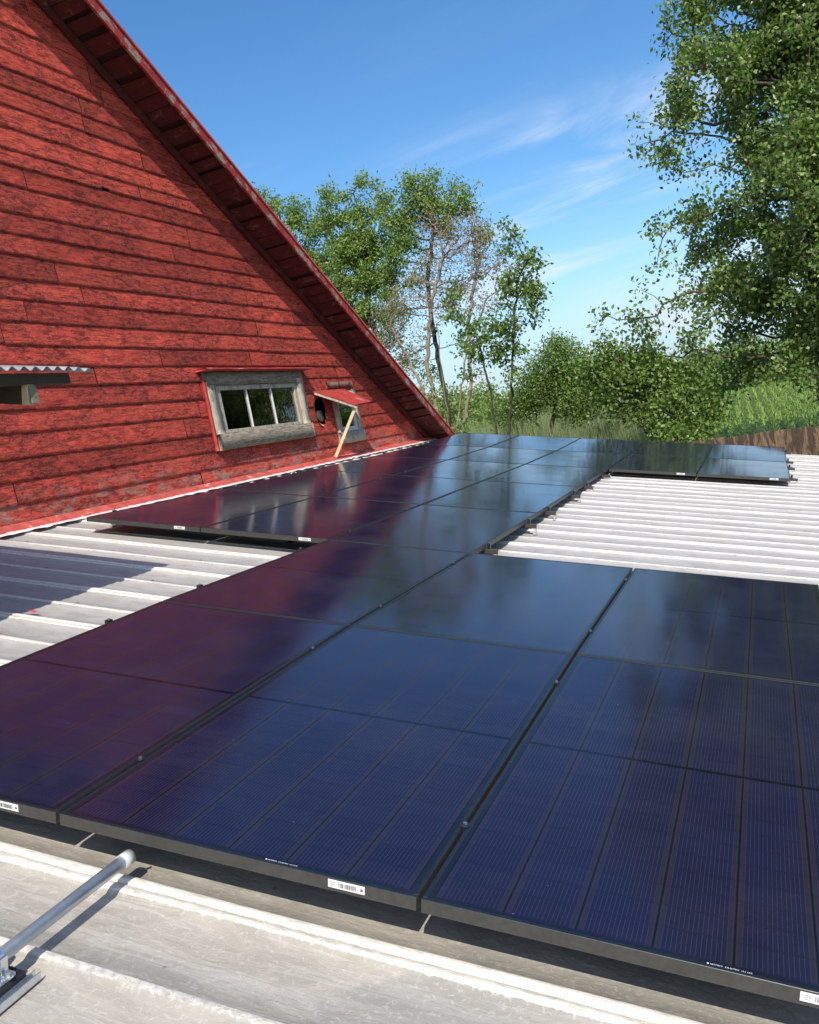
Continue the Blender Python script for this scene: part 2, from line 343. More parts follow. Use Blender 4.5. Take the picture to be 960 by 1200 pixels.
# ================================================================== SOLAR MODULES
def module_meshes():
    fr = MB(); t_ = .011; h = .035
    e = .0009
    fr.box((0,0,-h), (MW,t_,0), 0, bev=e); fr.box((0,ML-t_,-h), (MW,ML,0), 0, bev=e)
    fr.box((0,t_+.0004,-h), (t_,ML-t_-.0004,0), 0, bev=e); fr.box((MW-t_,t_+.0004,-h), (MW,ML-t_-.0004,0), 0, bev=e)
    # inward bottom flange
    fr.box((t_+.0005,t_+.0005,-h), (t_+.022,ML-t_-.0005,-h+.002)); fr.box((MW-t_-.022,t_+.0005,-h), (MW-t_-.0005,ML-t_-.0005,-h+.002))
    me = fr.mesh('frame')
    me.materials.append(M['anod']); me.materials.append(M['lip'])
    for p in me.polygons:
        if p.normal.z > .5 and p.center.z > -.004: p.material_index = 1
    gl = MB(); gl.box((t_,t_,-.0055), (MW-t_,ML-t_,-.0016)); gme = gl.mesh('glass'); gme.materials.append(M['cell']); gme.materials.append(M['backs'])
    for p in gme.polygons:
        if p.normal.z < .5: p.material_index = 1
    st = MB(); x0, x1, z0, z1 = .807, .903, -.0255, -.0045; y = -.0006
    st.add([(x0,y,z0),(x1,y,z0),(x1,y,z1),(x0,y,z1)], [(0,1,2,3)], 0); rr = random.Random(5)
    def q(a, b, c, d, yy=-.0011): st.add([(x0+a,yy,z0+c),(x0+b,yy,z0+c),(x0+b,yy,z0+d),(x0+a,yy,z0+d)], [(0,1,2,3)], 1)
    for k in range(3): q(.006, .014+rr.random()*.008, .005+k*.0045, .0062+k*.0045)
    a = .027
    while a < .072:
        wd = rr.choice((.0007,.0011,.0018,.0024)); q(a, a+wd, .004, .016); a += wd+rr.choice((.0007,.001,.0016))
    q(.075,.081,.0085,.0100); q(.0845,.0915,.0065,.0135)
    sme = st.mesh('barcode_sticker'); sme.materials.append(M['sticker']); sme.materials.append(M['ink'])
    mk = MB(); x = .628; rr = random.Random(9)
    mk.box((x,.0125,-.00155),(x+.004,.0165,-.00150)); x += .007
    for word in (7, 9, 6):
        for k in range(word):
            s_ = rr.choice((.0016,.0022,.0028))
            mk.box((x,.0125,-.00155),(x+.0007,.0162,-.00150)); 
            if rr.random() < .6: mk.box((x+.0009,.0155,-.00155),(x+s_,.0162,-.00150))
            if rr.random() < .6: mk.box((x+.0009,.0125,-.00155),(x+s_,.0132,-.00150))
            if rr.random() < .5: mk.box((x+s_-.0004,.0134,-.00155),(x+s_+.0003,.0153,-.00150))
            x += s_+.0012
        x += .004
    mme = mk.mesh('maker_print'); mme.materials.append(M['inkw'])
    return me, gme, sme, mme
FR, GL, ST, MK = module_meshes()
H = [0, .0131, -.0135, -.0337, -.0434, -.0549, -.0444, 0.]     # face height at each row line
LAY = {0: (0,1,2), 1: (0,1,2), 2: (-2,-1,0), 3: (-2,-1,0), 4: (-2,-1,0), 5: (-2,-1,0,1,2), 6: (-2,-1,0,1,2)}
ORD = ['first', 'second', 'third', 'fourth', 'fifth', 'sixth', 'seventh']
ROWN = ['the nearest row', 'the second row from the front', 'the third row, first beside the red wall', 'the fourth row from the front', 'the fifth row from the front', 'the sixth row, nearer far block', 'the farthest row']
POS3 = ['left', 'middle', 'right']; POS5 = ['leftmost', 'second from left', 'middle', 'fourth from left', 'rightmost']
for r, cols in LAY.items():
    dh = H[r+1]-H[r]
    for i, c in enumerate(cols):
        jx = random.uniform(-.0015, .0015)
        Mx = RF @ Matrix.Translation((c*PW+(PW-MW)/2+jx, r*PL+(PL-ML)/2, H[r])) @ Matrix.Rotation(math.atan2(dh, PL), 4, 'X') @ Matrix.Rotation(random.uniform(-.0012,.0012), 4, 'Y')
        p = empty('solar_panel', Mx)
        pos = POS3[i] if len(cols) == 3 else POS5[i]
        tag(p, 'black solar panel, %s in %s' % (pos, ROWN[r]), 'solar panel', 'black solar panels laid on the metal roof')
        for nm, me in (('frame', FR), ('glass', GL)):
            o = bpy.data.objects.new(nm, me); COL.objects.link(o); o.parent = p
        if r in (0, 2) or (r == 5 and c > 0):
            o = bpy.data.objects.new('barcode_sticker', ST); COL.objects.link(o); o.parent = p
        if r == 0:
            o = bpy.data.objects.new('maker_print', MK); COL.objects.link(o); o.parent = p

# rails with feet and clamps
def rail(r, frac, a0, a1, seams, k):
    y = (r+frac)*PL; h = H[r]+(H[r+1]-H[r])*frac; top = h-.0355
    t_ = empty('mounting_rail', RF @ Matrix.Translation((0, y, 0)))
    where = ['nearer', 'farther'][k]
    tag(t_, 'dark clamped rail, the %s of two under the %s panel row' % (where, ['nearest','second','third','fourth','fifth','sixth','farthest'][r]), 'mounting rail', 'rails carrying the solar panels')
    b = MB(); b.box((a0, -.019, top-.032), (a1, .019, top), bev=.002); b.build('rail', M['rail'], t_)
    # feet: at both ends and every 1.2 m between
    n = max(1, int((a1-a0)/1.25)); fm = None
    for i in range(n+1):
        a = a0+.012+(a1-a0-.024)*i/n
        f = MB(); f.box((a-.014, -.028, HR+.004), (a+.014, .028, HR+.012)); f.box((a-.004, -.024, HR+.012), (a+.004, .024, max(top-.034, HR+.02)))
        f.box((a-.012 if i < n else a+.0125, -.022, top-.036), (a-.0125 if i < n else a+.0155, .022, top-.002))
        f.build('foot', M['alu'] if i in (0, n) else M['rail'], t_)
    for s_ in seams:
        end = s_ in (seams[0], seams[-1])
        c = MB()
        if end:
            sg = -1 if s_ == seams[0] else 1; ex = s_*PW+sg*.004
            c.box((min(ex, ex+sg*.022), -.016, top+.0005), (max(ex, ex+sg*.022), .016, h+.003), bev=.001)
            bx_ = ex+sg*.011
        else:
            bx_ = s_*PW; c.box((bx_-.0055, -.013, top+.0005), (bx_+.0055, .013, h+.001)); c.box((bx_-.0115, -.013, h+.0012), (bx_+.0115, .013, h+.0034), bev=.0008)
        o = c.build('clamp', M['lip'], t_)
        bb = MB(); bb.tube((bx_, 0, h+.0036), (bx_, 0, h+.0085), .0058, n=6); bb.build('bolt', M['bolt'], o)
for r, cols in LAY.items():
    a0 = cols[0]*PW; a1 = (cols[-1]+1)*PW
    for k, fr_ in enumerate((.19, .80)):
        rail(r, fr_, a0-.045, a1+.085, list(range(cols[0], cols[-1]+2)), k)
# short intermediate brackets seen along the stepped right edge
for yy in ():
    pass

# ================================================================== LEAN-TO ROOF
def build_roof():
    prof = []; per = .305; y0 = -.012
    k0 = int((-4.2-y0)/per); k1 = int((13.75-y0)/per)
    pts = []
    for k in range(k0, k1+1):
        yc = y0+k*per-(.035 if k % 2 else 0)*0
        if k % 2 == 0:
            P_ = [(-.043,0),(-.031,.015),(-.026,.0175),(-.008,.0180),(-.004,.013),(.001,.0125),(.003,.0205),(.026,.0205),(.031,.018),(.043,0)]
        else:
            P_ = [(-.024,0),(-.013,.013),(-.009,.0145),(.009,.0145),(.013,.013),(.024,0)]
        pts += [(yc+a, b) for a, b in P_]
        pts += [(yc+per*.40, 0.), (yc+per*.60, 0.)]
    pts = [p for p in pts if -4.2 < p[0] < 13.79]
    xs = np.concatenate([np.arange(-2.75, 4.6, .09), np.arange(4.7, 7.6, .4)])
    V = []
    for i, xx in enumerate(xs):
        for (yy, zz) in pts:
            nz = noise.noise(Vector((xx*.9, yy*1.6, 0)))*.006+noise.noise(Vector((xx*3.1, yy*5, 7)))*.0016
            ny = noise.noise(Vector((xx*1.4, math.floor(yy/.305)*3.1, 3)))*.004*(1 if zz > 0 else .3)
            ed = 1 if zz > .001 else .5
            V.append((xx, yy+ny+noise.noise(Vector((xx*14, yy*30, 1)))*.0012*ed, zz*.78+nz))
    n = len(pts); F = [(i*n+j, (i+1)*n+j, (i+1)*n+j+1, i*n+j+1) for i in range(len(xs)-1) for j in range(n-1)]
    return npmesh('metal_roof', V, F)
shed = empty('lean_to_shed', Matrix.Identity(4))
tag(shed, 'low shed with ribbed grey and white metal roof built against the red barn', 'shed')
o = link('metal_roof', build_roof(), M['roof'], shed, RF @ Matrix.Translation((0, 0, HR-.004)), smooth=False)
b = MB(); rs = random.Random(77)
for k in range(2, 45):
    for a in np.arange(-2.3, 4.6, .78):
        yy = -.012+k*.305+.050; a_ = a+rs.uniform(-.03, .03)
        b.tube((a_, yy, .001), (a_, yy, .0035), .0115, n=8); b.tube((a_, yy, .0036), (a_, yy, .0085), .0055, n=6)
o = b.build('screws', M['zincd'], shed, RF @ Matrix.Translation((0, 0, HR-.004))); o['kind'] = 'stuff'
b = MB(); b.box((-2.74, -4.15, -.20), (7.45, 13.74, -.03), M=RF @ Matrix.Translation((0, 0, HR)))
b.build('roof_deck', M['beam'], shed)
b = MB(); b.box((6.9, -4.0, -3.6), (7.05, 13.6, -2.0)); b.box((-2.6, 13.45, -3.6), (6.9, 13.6, -1.95)); b.build('wall', M['siding'], shed)
# flashing along the barn wall
def strip(name, x0, x1, z0, z1, mat, jag=0., y0=-3.5, y1=13.7, dy=.03, lift=.0, parent=shed):
    V = []; F = []; n = int((y1-y0)/dy)
    for i in range(n+1):
        y = y0+i*dy; j = (noise.noise(Vector((y*6, 3.3, 0)))*1.2+noise.noise(Vector((y*23, 8, 0)))*.9)*jag
        V += [(x0, y, z0), (x1+j, y, z1+lift*noise.noise(Vector((y*9, 1, 0))))]
    for i in range(n): F.append((2*i, 2*i+1, 2*i+3, 2*i+2))
    return link(name, npmesh(name, V, F), mat, parent)
def rz(x): return (x*-.2252/.9743)+HR/.9743                # world z of the roof plane at world x (flat part)
strip('flashing', WX+.026, WX+.115, rz(WX)+.060, rz(WX+.115)+.030, M['flash'], .012, lift=.012)
strip('sealant', WX+.09, WX+.165, rz(WX+.09)+.032, rz(WX+.165)+.026, M['flashw'], .025, lift=.012)
# paint chip
b = MB(); 
vv = [(0,0,.003),(.03,.012,.010),(.075,.010,.006),(.10,.022,.012),(.092,.034,.006),(.05,.030,.014),(.012,.020,.004)]
b.add(vv, [tuple(range(7))]); o = b.build('paint_flake', M['flash'], None, RF @ Matrix.Translation((-.87, 1.86, HR+.012)))
tag(o, 'small red paint flake lying on the pale ribbed roof at the edge of the shadow', 'paint flake')

# ================================================================== BARN
barn = empty('barn', Matrix.Identity(4)); tag(barn, 'old red clapboard barn with peeling paint and a steep overhanging roof', 'barn')
TH = math.atan(.597); CT, STh = math.cos(TH), math.sin(TH)
def rake(y): return 5.158-.597*(y-5.371)                # soffit plane at the gable
YR = -1.2; ZR = rake(YR)                                  # ridge
def rk(y): return rake(y) if y >= YR else ZR-.597*(YR-y)
zs = [4.7465,4.523,4.349,4.177,4.006,3.813,3.623,3.487,3.299,3.062,2.879,2.697,2.496,2.318,2.127,1.939,1.759,1.590,1.398,1.21,1.011,.834,.645,.47,.29,.1]
zt = []; z = 4.7465
while z < ZR+.1: z += .186+random.uniform(-.012, .012); zt.append(z)
zs = sorted(zs+zt, reverse=True)
WIN = [(6.76, 8.78, .93, 1.60), (9.80, 10.38, .80, 1.38)]   # openings y0,y1,z0,z1
HOLE = (9.30, 1.15, .165, .19)
def siding():
    V = []; F = []; A = []
    rr = random.Random(3)
    for k in range(1, len(zs)):
        zb, ztop = zs[k], zs[k-1]+.015
        if zb > ZR: continue
        yhi = min(14.1, 5.371+(5.158-zb)/.597+.05); ylo = -8.0 if zb < rk(-8.0) else YR-(ZR-zb)/.597-.05
        y = ylo
        joints = [ylo]
        while joints[-1] < yhi: joints.append(joints[-1]+rr.uniform(1.5, 4.2))
        joints[-1] = yhi
        if abs(zb-3.062) < .01: joints = sorted([j for j in joints if not 3.0 < j < 5.6]+[4.02])
        for a, b_ in zip(joints[:-1], joints[1:]):
            if b_-a < .05: continue
            bid = rr.random(); g = rr.uniform(.002, .0065); tz0 = rr.uniform(-.008, .008); tz1 = rr.uniform(-.008, .008); px = rr.uniform(0, .006)
            a_, c_ = a+g, b_-g; fine = c_ > 3.0
            dy = .035 if fine else .25; n = max(2, int((c_-a_)/dy)); nz = 7 if fine else 2
            base = len(V)
            for i in range(n+1):
                yy = a_+(c_-a_)*i/n; f_ = i/n
                bz = zb+tz0*(1-f_)+tz1*f_
                jag = noise.noise(Vector((yy*2.3, k*5.1, 0)))*.0022+noise.noise(Vector((yy*17, k*3.7, 2)))*.0042+noise.noise(Vector((yy*41, k*1.7, 2)))*.003
                chipn = noise.noise(Vector((yy*5, k*9.3, 5)))
                if chipn > .55: jag += (chipn-.55)*.06
                cup = noise.noise(Vector((yy*1.1, k*2.2, 9)))*.005
                row = []
                # underside lip
                for j in range(nz+2):
                    if j == 0: u = 0; xo = -.008
                    else:
                        u = (j-1)/nz; xo = .0095*(1-u)+.004+px*.6+cup*.5*(1-u)
                        if fine: xo += noise.noise(Vector((yy*9, k*7+u*5, 1)))*.0016+noise.noise(Vector((yy*33, k*7+u*16, 4)))*.0008
                    zz = bz+jag*(1-u)**3+(ztop-bz)*u
                    zz = min(zz, rk(yy)+.012)
                    V.append((WX+xo, yy, zz))
            m = nz+2
            for i in range(n):
                for j in range(m-1):
                    q = (base+i*m+j, base+(i+1)*m+j, base+(i+1)*m+j+1, base+i*m+j+1)
                    cy = sum(V[s][1] for s in q)/4; cz = sum(V[s][2] for s in q)/4
                    if any(w_[0] < cy < w_[1] and w_[2] < cz < w_[3] for w_ in WIN): continue
                    if ((cy-HOLE[0])/HOLE[2])**2+((cz-HOLE[1])/HOLE[3])**2 < 1+.5*noise.noise(Vector((cy*12, cz*12, 0))): continue
                    if ((cy-5.72)/.05)**2+((cz-3.49)/.018)**2 < 1 or ((cy-4.62)/.016)**2+((cz-3.83)/.014)**2 < 1: continue
                    F.append(q); A.append(bid)
    me = npmesh('siding', V, F)
    at = me.attributes.new('bid', 'FLOAT', 'FACE'); at.data.foreach_set('value', A)
    return me
link('siding', siding(), M['siding'], barn)
# sheathing behind the boards, with the window openings left open
b = MB(); ys = [-7.9, 6.76, 8.78, 9.15, 9.45, 9.80, 10.38, 13.9]
def wallcol(y0, y1, z0, z1=None):
    vs = [(WX-.03, y0, z0), (WX-.03, y1, z0), (WX-.03, y1, z1 if z1 else rk(y1)-.01), (WX-.03, y0, z1 if z1 else rk(y0)-.01)]; b.add(vs, [(0,1,2,3)])
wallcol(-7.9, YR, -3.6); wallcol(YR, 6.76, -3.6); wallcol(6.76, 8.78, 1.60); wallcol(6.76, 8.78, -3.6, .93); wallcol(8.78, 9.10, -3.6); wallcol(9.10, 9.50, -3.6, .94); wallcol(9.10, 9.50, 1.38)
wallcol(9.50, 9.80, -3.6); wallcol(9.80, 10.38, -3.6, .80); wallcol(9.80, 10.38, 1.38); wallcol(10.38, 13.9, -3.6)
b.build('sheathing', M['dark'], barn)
# room behind the windows and the far walls of the barn
b = MB()
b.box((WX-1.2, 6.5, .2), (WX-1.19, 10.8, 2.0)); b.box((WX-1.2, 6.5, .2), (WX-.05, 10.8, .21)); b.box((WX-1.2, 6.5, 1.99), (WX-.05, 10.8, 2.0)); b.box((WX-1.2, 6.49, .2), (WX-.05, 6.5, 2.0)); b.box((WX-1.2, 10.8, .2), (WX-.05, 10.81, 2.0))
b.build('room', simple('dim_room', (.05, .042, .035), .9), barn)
b = MB(); b.box((-.04, 0, 0), (.04, 1.2, .09), M=Matrix.Translation((WX-.35, 7.95, .9)) @ Matrix.Rotation(R(38), 4, 'X')); b.build('brace', M['grey_h'], barn)
b = MB(); b.box((-14.0, -7.9, -3.6), (-13.9, 13.7, 1.0)); b.box((-13.9, 13.6, -3.6), (WX-.05, 13.72, .15)); b.box((-13.9, -7.9, -3.6), (WX-.05, -7.8, .5)); b.build('wall', M['siding'], barn)
# roof: sheathing boards seen from below, roofing above, fascia and red edge
OV = .40
def slope_pt(s, side=1): return (YR+s*CT*side, ZR-s*STh)    # s along the slope from the ridge
SLEN = (13.86-YR)/CT
b = MB(); s = 0.; rr = random.Random(21)
while s < SLEN-.02:
    wd = rr.uniform(.12, .23); wd = min(wd, SLEN-s); dz = rr.uniform(0, .012); th = .024; xo = rr.uniform(-.004, .0)
    y0_, z0_ = slope_pt(s); y1_, z1_ = slope_pt(s+wd)
    ny, nz_ = STh, CT
    vs = []
    sk = rr.uniform(-.006, .006)
    for xx in (WX-.35, WX+OV-.003+xo):
        for (yy, zz) in ((y0_, z0_), (y1_, z1_)):
            for hgt in (dz, dz+th):
                vs.append((xx, yy+ny*hgt+(sk if xx > WX else 0), zz+nz_*hgt))
    b.add(vs, [(0,1,5,4),(2,6,7,3),(0,4,6,2),(1,3,7,5),(4,5,7,6),(0,2,3,1)])
    s += wd+rr.choice((.006, .012, .025, .05, .085))
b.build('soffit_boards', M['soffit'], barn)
def slab(name, x0, x1, h0, h1, mat, s0=0., s1=SLEN, both=True, wob=0.):
    b = MB()
    for side in ((1, -1) if both else (1,)):
        n = 60 if wob else 1; sl = SLEN if side == 1 else 8.2
        e = min(s1, sl)
        prev = None
        for i in range(n+1):
            s_ = s0+(e-s0)*i/n; y_, z_ = slope_pt(s_, side); w1 = wob*noise.noise(Vector((s_*1.3, h0*9, 0)))
            ring = [(x0, y_+STh*(h0+w1)*side, z_+CT*(h0+w1)), (x1, y_+STh*(h0+w1)*side, z_+CT*(h0+w1)), (x1, y_+STh*(h1+w1)*side, z_+CT*(h1+w1)), (x0, y_+STh*(h1+w1)*side, z_+CT*(h1+w1))]
            if i == 0: start = ring
            if prev:
                vs = prev+ring; fs = [(0,4,5,1),(1,5,6,2),(2,6,7,3),(3,7,4,0)]
                if i == 1: fs.append((0,1,2,3))
                if i == n: fs.append((4,7,6,5))
                b.add(vs, fs)
            prev = ring
    return b.build(name, mat, barn)
slab('roofing', -14.3, WX+OV+.004, .038, .075, M['roofing'])
js = [0, 2.1, 4.75, 7.55, 7.56, 10.4, 13.2, SLEN]
for a_, c_ in ((0, 3.2), (3.206, 6.9), (6.906, 9.12), (9.128, 12.6), (12.606, SLEN)):
    slab('rake_fascia', WX+OV+.005, WX+OV+.031, -.028+random.uniform(-.006,.006), .078, M['fascia'], a_, c_, False, .006)
slab('rake_fascia', WX+OV+.005, WX+OV+.031, -.028, .078, M['fascia'], 0, 8, True) if False else None
slab('roof_edge', WX+OV-.12, WX+OV+.050, .080, .104, M['redtop'], 0, SLEN, True, .010)
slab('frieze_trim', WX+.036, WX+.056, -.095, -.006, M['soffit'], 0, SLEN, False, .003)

# --- big window
def framebox(b, y0, y1, z0, z1, x0, x1, mi=0): b.box((x0, y0, z0), (x1, y1, z1), mi, bev=.003)
def wobble(me, amp=.006, sc_=6.):
    for v in me.vertices:
        v.co.z += noise.noise(Vector((v.co.y*sc_, v.co.x*3, 1)))*amp; v.co.y += noise.noise(Vector((v.co.z*sc_, 5, v.co.x)))*amp*.6
def plank(y0, y1, z0, z1, x0, x1, name, mat, parent, amp=.006, dn=.05, axis='y'):
    """a board with slightly wavy edges"""
    V = []; F = []
    n = max(2, int(((y1-y0) if axis == 'y' else (z1-z0))/dn))
    for i in range(n+1):
        f = i/n
        if axis == 'y':
            y = y0+(y1-y0)*f; wa = noise.noise(Vector((y*3.1, z0*7, 1)))*amp*1.6+noise.noise(Vector((y*13, z0*7, 3)))*amp*.5; wb = noise.noise(Vector((y*3.1, z1*7, 2)))*amp
            V += [(x0, y, z0+wa), (x1, y, z0+wa), (x1, y, z1+wb), (x0, y, z1+wb)]
        else:
            z = z0+(z1-z0)*f; wa = noise.noise(Vector((z*4.1, y0*7, 1)))*amp; wb = noise.noise(Vector((z*4.1, y1*7, 2)))*amp
            V += [(x0, y0+wa, z), (x1, y0+wa, z), (x1, y1+wb, z), (x0, y1+wb, z)]
    for i in range(n):
        for a_ in range(4): F.append((4*i+a_, 4*i+(a_+1) % 4, 4*i+4+(a_+1) % 4, 4*i+4+a_))
    F += [(0, 1, 2, 3), (4*n+3, 4*n+2, 4*n+1, 4*n)]
    me = npmesh(name, V, F); return link(name, me, mat, parent)
win = empty('window', Matrix.Identity(4), barn); win['label'] = 'three pane window in weathered grey wood'
X0 = WX+.012
plank(6.66, 8.87, .825, 1.005, X0, WX+.088, 'sill_board', M['grey_h'], win, .004)
plank(6.66, 8.87, 1.545, 1.690, X0, WX+.060, 'head_board', M['grey_h'], win, .006)
plank(6.665, 6.845, 1.006, 1.544, X0, WX+.052, 'casing', M['grey_v'], win, .004, axis='z')
plank(8.72, 8.865, 1.006, 1.600, X0, WX+.066, 'casing', M['grey_v'], win, .004, axis='z')
plank(6.625, 6.660, .83, 1.60, X0, WX+.050, 'casing', M['trimred'], win, .004, axis='z')
plank(6.56, 9.03, 1.694, 1.716, X0, WX+.150, 'drip_cap', M['trimred'], win, .006)
b = MB()
b.box((WX-.01, 6.85, 1.008), (WX+.036, 6.93, 1.542), bev=.003); b.box((WX-.01, 8.645, 1.008), (WX+.036, 8.715, 1.542), bev=.003)
b.box((WX-.01, 6.932, 1.488), (WX+.034, 8.643, 1.542), bev=.003); b.box((WX-.01, 6.932, 1.008), (WX+.034, 8.643, 1.045), bev=.003)
b.build('sash', M['grey_v'], win)
for yy in (7.505, 8.075):
    b = MB(); b.box((WX-.006, yy-.010, 1.046), (WX+.024, yy+.010, 1.487), bev=.003); b.build('muntin', M['sash'], win)
for a_, c_ in ((6.933, 7.490), (7.520, 8.060), (8.090, 8.642)):
    b = MB(); b.box((WX+.004, a_, 1.046), (WX+.008, c_, 1.486)); b.build('pane', M['pane'], win)
# --- small window
w2 = empty('window', Matrix.Identity(4), barn); w2['label'] = 'small single window behind the propped red hatch'
plank(9.69, 10.49, .66, .82, X0, WX+.066, 'sill_board', M['grey_v'], w2, .006)
plank(9.69, 9.79, .821, 1.42, X0, WX+.055, 'casing', M['grey_v'], w2, .004, axis='z')
plank(10.36, 10.47, .821, 1.42, X0, WX+.055, 'casing', M['grey_v'], w2, .004, axis='z')
plank(9.62, 10.45, 1.45, 1.535, X0, WX+.036, 'head_board', M['dullw'], w2, .005)
b = MB(); b.box((WX-.01, 9.792, .823), (WX+.03, 9.85, 1.40), bev=.003); b.box((WX-.01, 10.29, .823), (WX+.03, 10.358, 1.40), bev=.003); b.box((WX-.01, 9.852, .823), (WX+.03, 10.288, .89), bev=.003); b.box((WX-.01, 9.852, 1.34), (WX+.03, 10.288, 1.40), bev=.003)
b.build('sash', M['sash'], w2)
b = MB(); b.box((WX+.004, 9.853, .891), (WX+.008, 10.287, 1.339)); b.build('pane', M['pane'], w2)
# hatch propped open above the broken hole
ha = empty('hatch', Matrix.Identity(4), barn); ha['label'] = 'red board hatch propped open on a new pine stick'
def quad_slab(P, th, name, mat, parent):
    P = [Vector(p) for p in P]; n = (P[1]-P[0]).cross(P[3]-P[0]).normalized()*th
    b = MB(); b.add(P+[p-n for p in P], [(0,1,2,3),(7,6,5,4),(0,4,5,1),(1,5,6,2),(2,6,7,3),(3,7,4,0)]); return b.build(name, mat, parent)
quad_slab([(WX+.03, 9.16, 1.425), (WX+.42, 9.55, 1.145), (WX+.42, 10.12, 1.172), (WX+.03, 10.14, 1.43)], .022, 'board', M['trimred'], ha)
b = MB(); b.tube((WX+.04, 9.17, 1.385), (WX+.41, 9.565, 1.112), .018, n=4); b.build('batten', M['grey_v'], ha)
b = MB()
p0 = Vector((WX+.395, 9.60, 1.118)); p1 = Vector((WX+.06, 9.37, .50)); d = (p1-p0); L_ = d.length; Mq = Matrix.Translation(p0) @ d.to_track_quat('Z', 'X').to_matrix().to_4x4()
b.box((-.020, -.012, 0), (.020, .012, L_), M=Mq, bev=.002); b.build('prop_stick', M['fresh'], ha)
# broken hole: pale splintered edge and a round duct inside
b = MB(); n = 18
for i in range(n):
    a0_ = R(118)+R(150)*i/n; a1_ = R(118)+R(150)*(i+1)/n
    def ep(a, k): return (WX+.030-k*.02, HOLE[0]+math.cos(a)*(HOLE[2]+.022-k*.030), HOLE[1]+math.sin(a)*(HOLE[3]+.022-k*.030))
    b.add([ep(a0_, 0), ep(a1_, 0), ep(a1_, 1), ep(a0_, 1)], [(0,1,2,3)])
b.build('splintered_edge', M['fresh'], barn)
b = MB(); b.tube((WX-.3, 9.40, 1.10), (WX-.04, 9.39, 1.09), .080, n=18); b.build('duct', simple('dull_duct', (.10, .095, .085), .6), barn, smooth=False)

# --- porch canopy reaching out of the wall on the left
can = empty('canopy', Matrix.Identity(4), barn); can['label'] = 'corrugated metal canopy on dark beams above the roof'
V = []; F = []; ys = np.arange(-2.6, 2.181, .0095); xs = [WX+.03, -1.5, -.32]
for xx in xs:
    zz = 1.262+(-.32-xx)*.2312
    for y in ys: V.append((xx, y, zz+.011*math.sin(2*math.pi*y/.076)-(0.012 if y > 1.95 else 0)*((y-1.95)/.23)**2))
n = len(ys); F = [(i*n+j, (i+1)*n+j, (i+1)*n+j+1, i*n+j+1) for i in range(2) for j in range(n-1)]
link('corrugated_sheet', npmesh('corrugated_sheet', V, F), M['canopy'], can, smooth=True)
b = MB(); b.box((-.44, -2.5, 1.198), (-.375, 2.055, 1.250), bev=.003)
b.build('beam', M['beam'], can)
b = MB(); b.box((-2.2, 1.758, -.004), (-.388, 1.800, .004), bev=.001)
b = MB(); b.box((-2.2, -.021, -.100), (0, .021, 0), M=Matrix.Translation((-.388, 1.779, 1.196)) @ Matrix.Rotation(R(13), 4, 'Y'), bev=.003)
b.build('rafter', M['beam'], can)  # shade along this pale rafter is put into the dark beam colour
b = MB(); b.box((-.040, -.0225, -.1015), (.0015, .0225, .0015), M=Matrix.Translation((-.388, 1.779, 1.196)) @ Matrix.Rotation(R(13), 4, 'Y'), bev=.003); b.build('sunlit_rafter_end', M['fresh'], can)  # sunlit tip of the rafter, painted as a short pale block
b = MB(); b.box((-.386, 1.757, 1.100), (-.378, 1.803, 1.190), bev=.001); b.tube((-.381, 1.784, 1.135), (-.375, 1.784, 1.135), .007, n=8); b.build('hanger', simple('greenish_hanger', (.20, .19, .13), .6, 0, .3, 60), can)
b = MB()
for yy in (.9, 0., -.9, -1.8): b.box((-2.2, -.021, -.100), (0, .021, 0), M=Matrix.Translation((-.45, yy, 1.196)) @ Matrix.Rotation(R(13), 4, 'Y'))
b.build('rafters', M['beam'], can)

# ================================================================== CONDUIT in the foreground
pipe = empty('conduit_pipe', RF @ Matrix.Translation((1.283, 0, -.072)))
tag(pipe, 'galvanised steel conduit running out from under the front panels on a black block', 'pipe')
b = MB(); b.tube((0, -2.0, 0), (0, -.006, 0), .0165, n=28); b.build('tube', M['galv'], pipe, smooth=False)
b = MB(); b.tube((0, -.034, 0), (0, .002, 0), .0195, n=28); b.build('bushing', M['plast'], pipe)
b = MB(); b.tube((.004, 0, .002), (.012, .03, -.004), .004, n=8); b.build('cable', M['rubber'], pipe)
for o in pipe.children:
    if o.name.startswith(('tube', 'bushing')):
        for p in o.data.polygons: p.use_smooth = len(p.vertices) == 4
sup = empty('pipe_support', RF @ Matrix.Translation((1.283, 0, HR)))
tag(sup, 'black block with steel channel and zinc clamp holding the conduit', 'pipe support')
b = MB(); b.box((-.035, -.50, .001), (.040, -.405, .034), bev=.006); b.box((-.105, -.50, .001), (-.037, -.405, .085), bev=.006); b.build('block', M['rubber'], sup)
b = MB(); b.box((-.09, -.475, .0345), (.032, -.43, .0445), bev=.001)
b.box((.0405, -.62, .002), (.058, -.385, .0045)); b.box((.0405, -.62, .0046), (.0430, -.385, .021)); b.box((.0555, -.62, .0046), (.058, -.385, .021))
b.build('strut_channel', M['zinc'], sup)
b = MB(); n = 16
for i in range(n):
    a0_ = math.pi*2*i/n; a1_ = math.pi*2*(i+1)/n
    vs = []
    for a_ in (a0_, a1_):
        for r_ in (.0172, .0195):
            for yy in (-.463, -.443): vs.append((math.cos(a_)*r_, yy, .078+math.sin(a_)*r_))
    b.add(vs, [(2,3,7,6),(0,2,6,4),(1,5,7,3)])
for sg in (-1, 1): b.box((sg*.0215-.003, -.463, .045), (sg*.0215+.003, -.443, .09)); 
b.box((.024, -.459, .045), (.042, -.447, .050)); b.build('clamp', M['zinc'], sup)
b = MB(); b.tube((.033, -.453, .050), (.033, -.453, .060), .006, n=6); b.build('bolt', M['bolt'], sup)

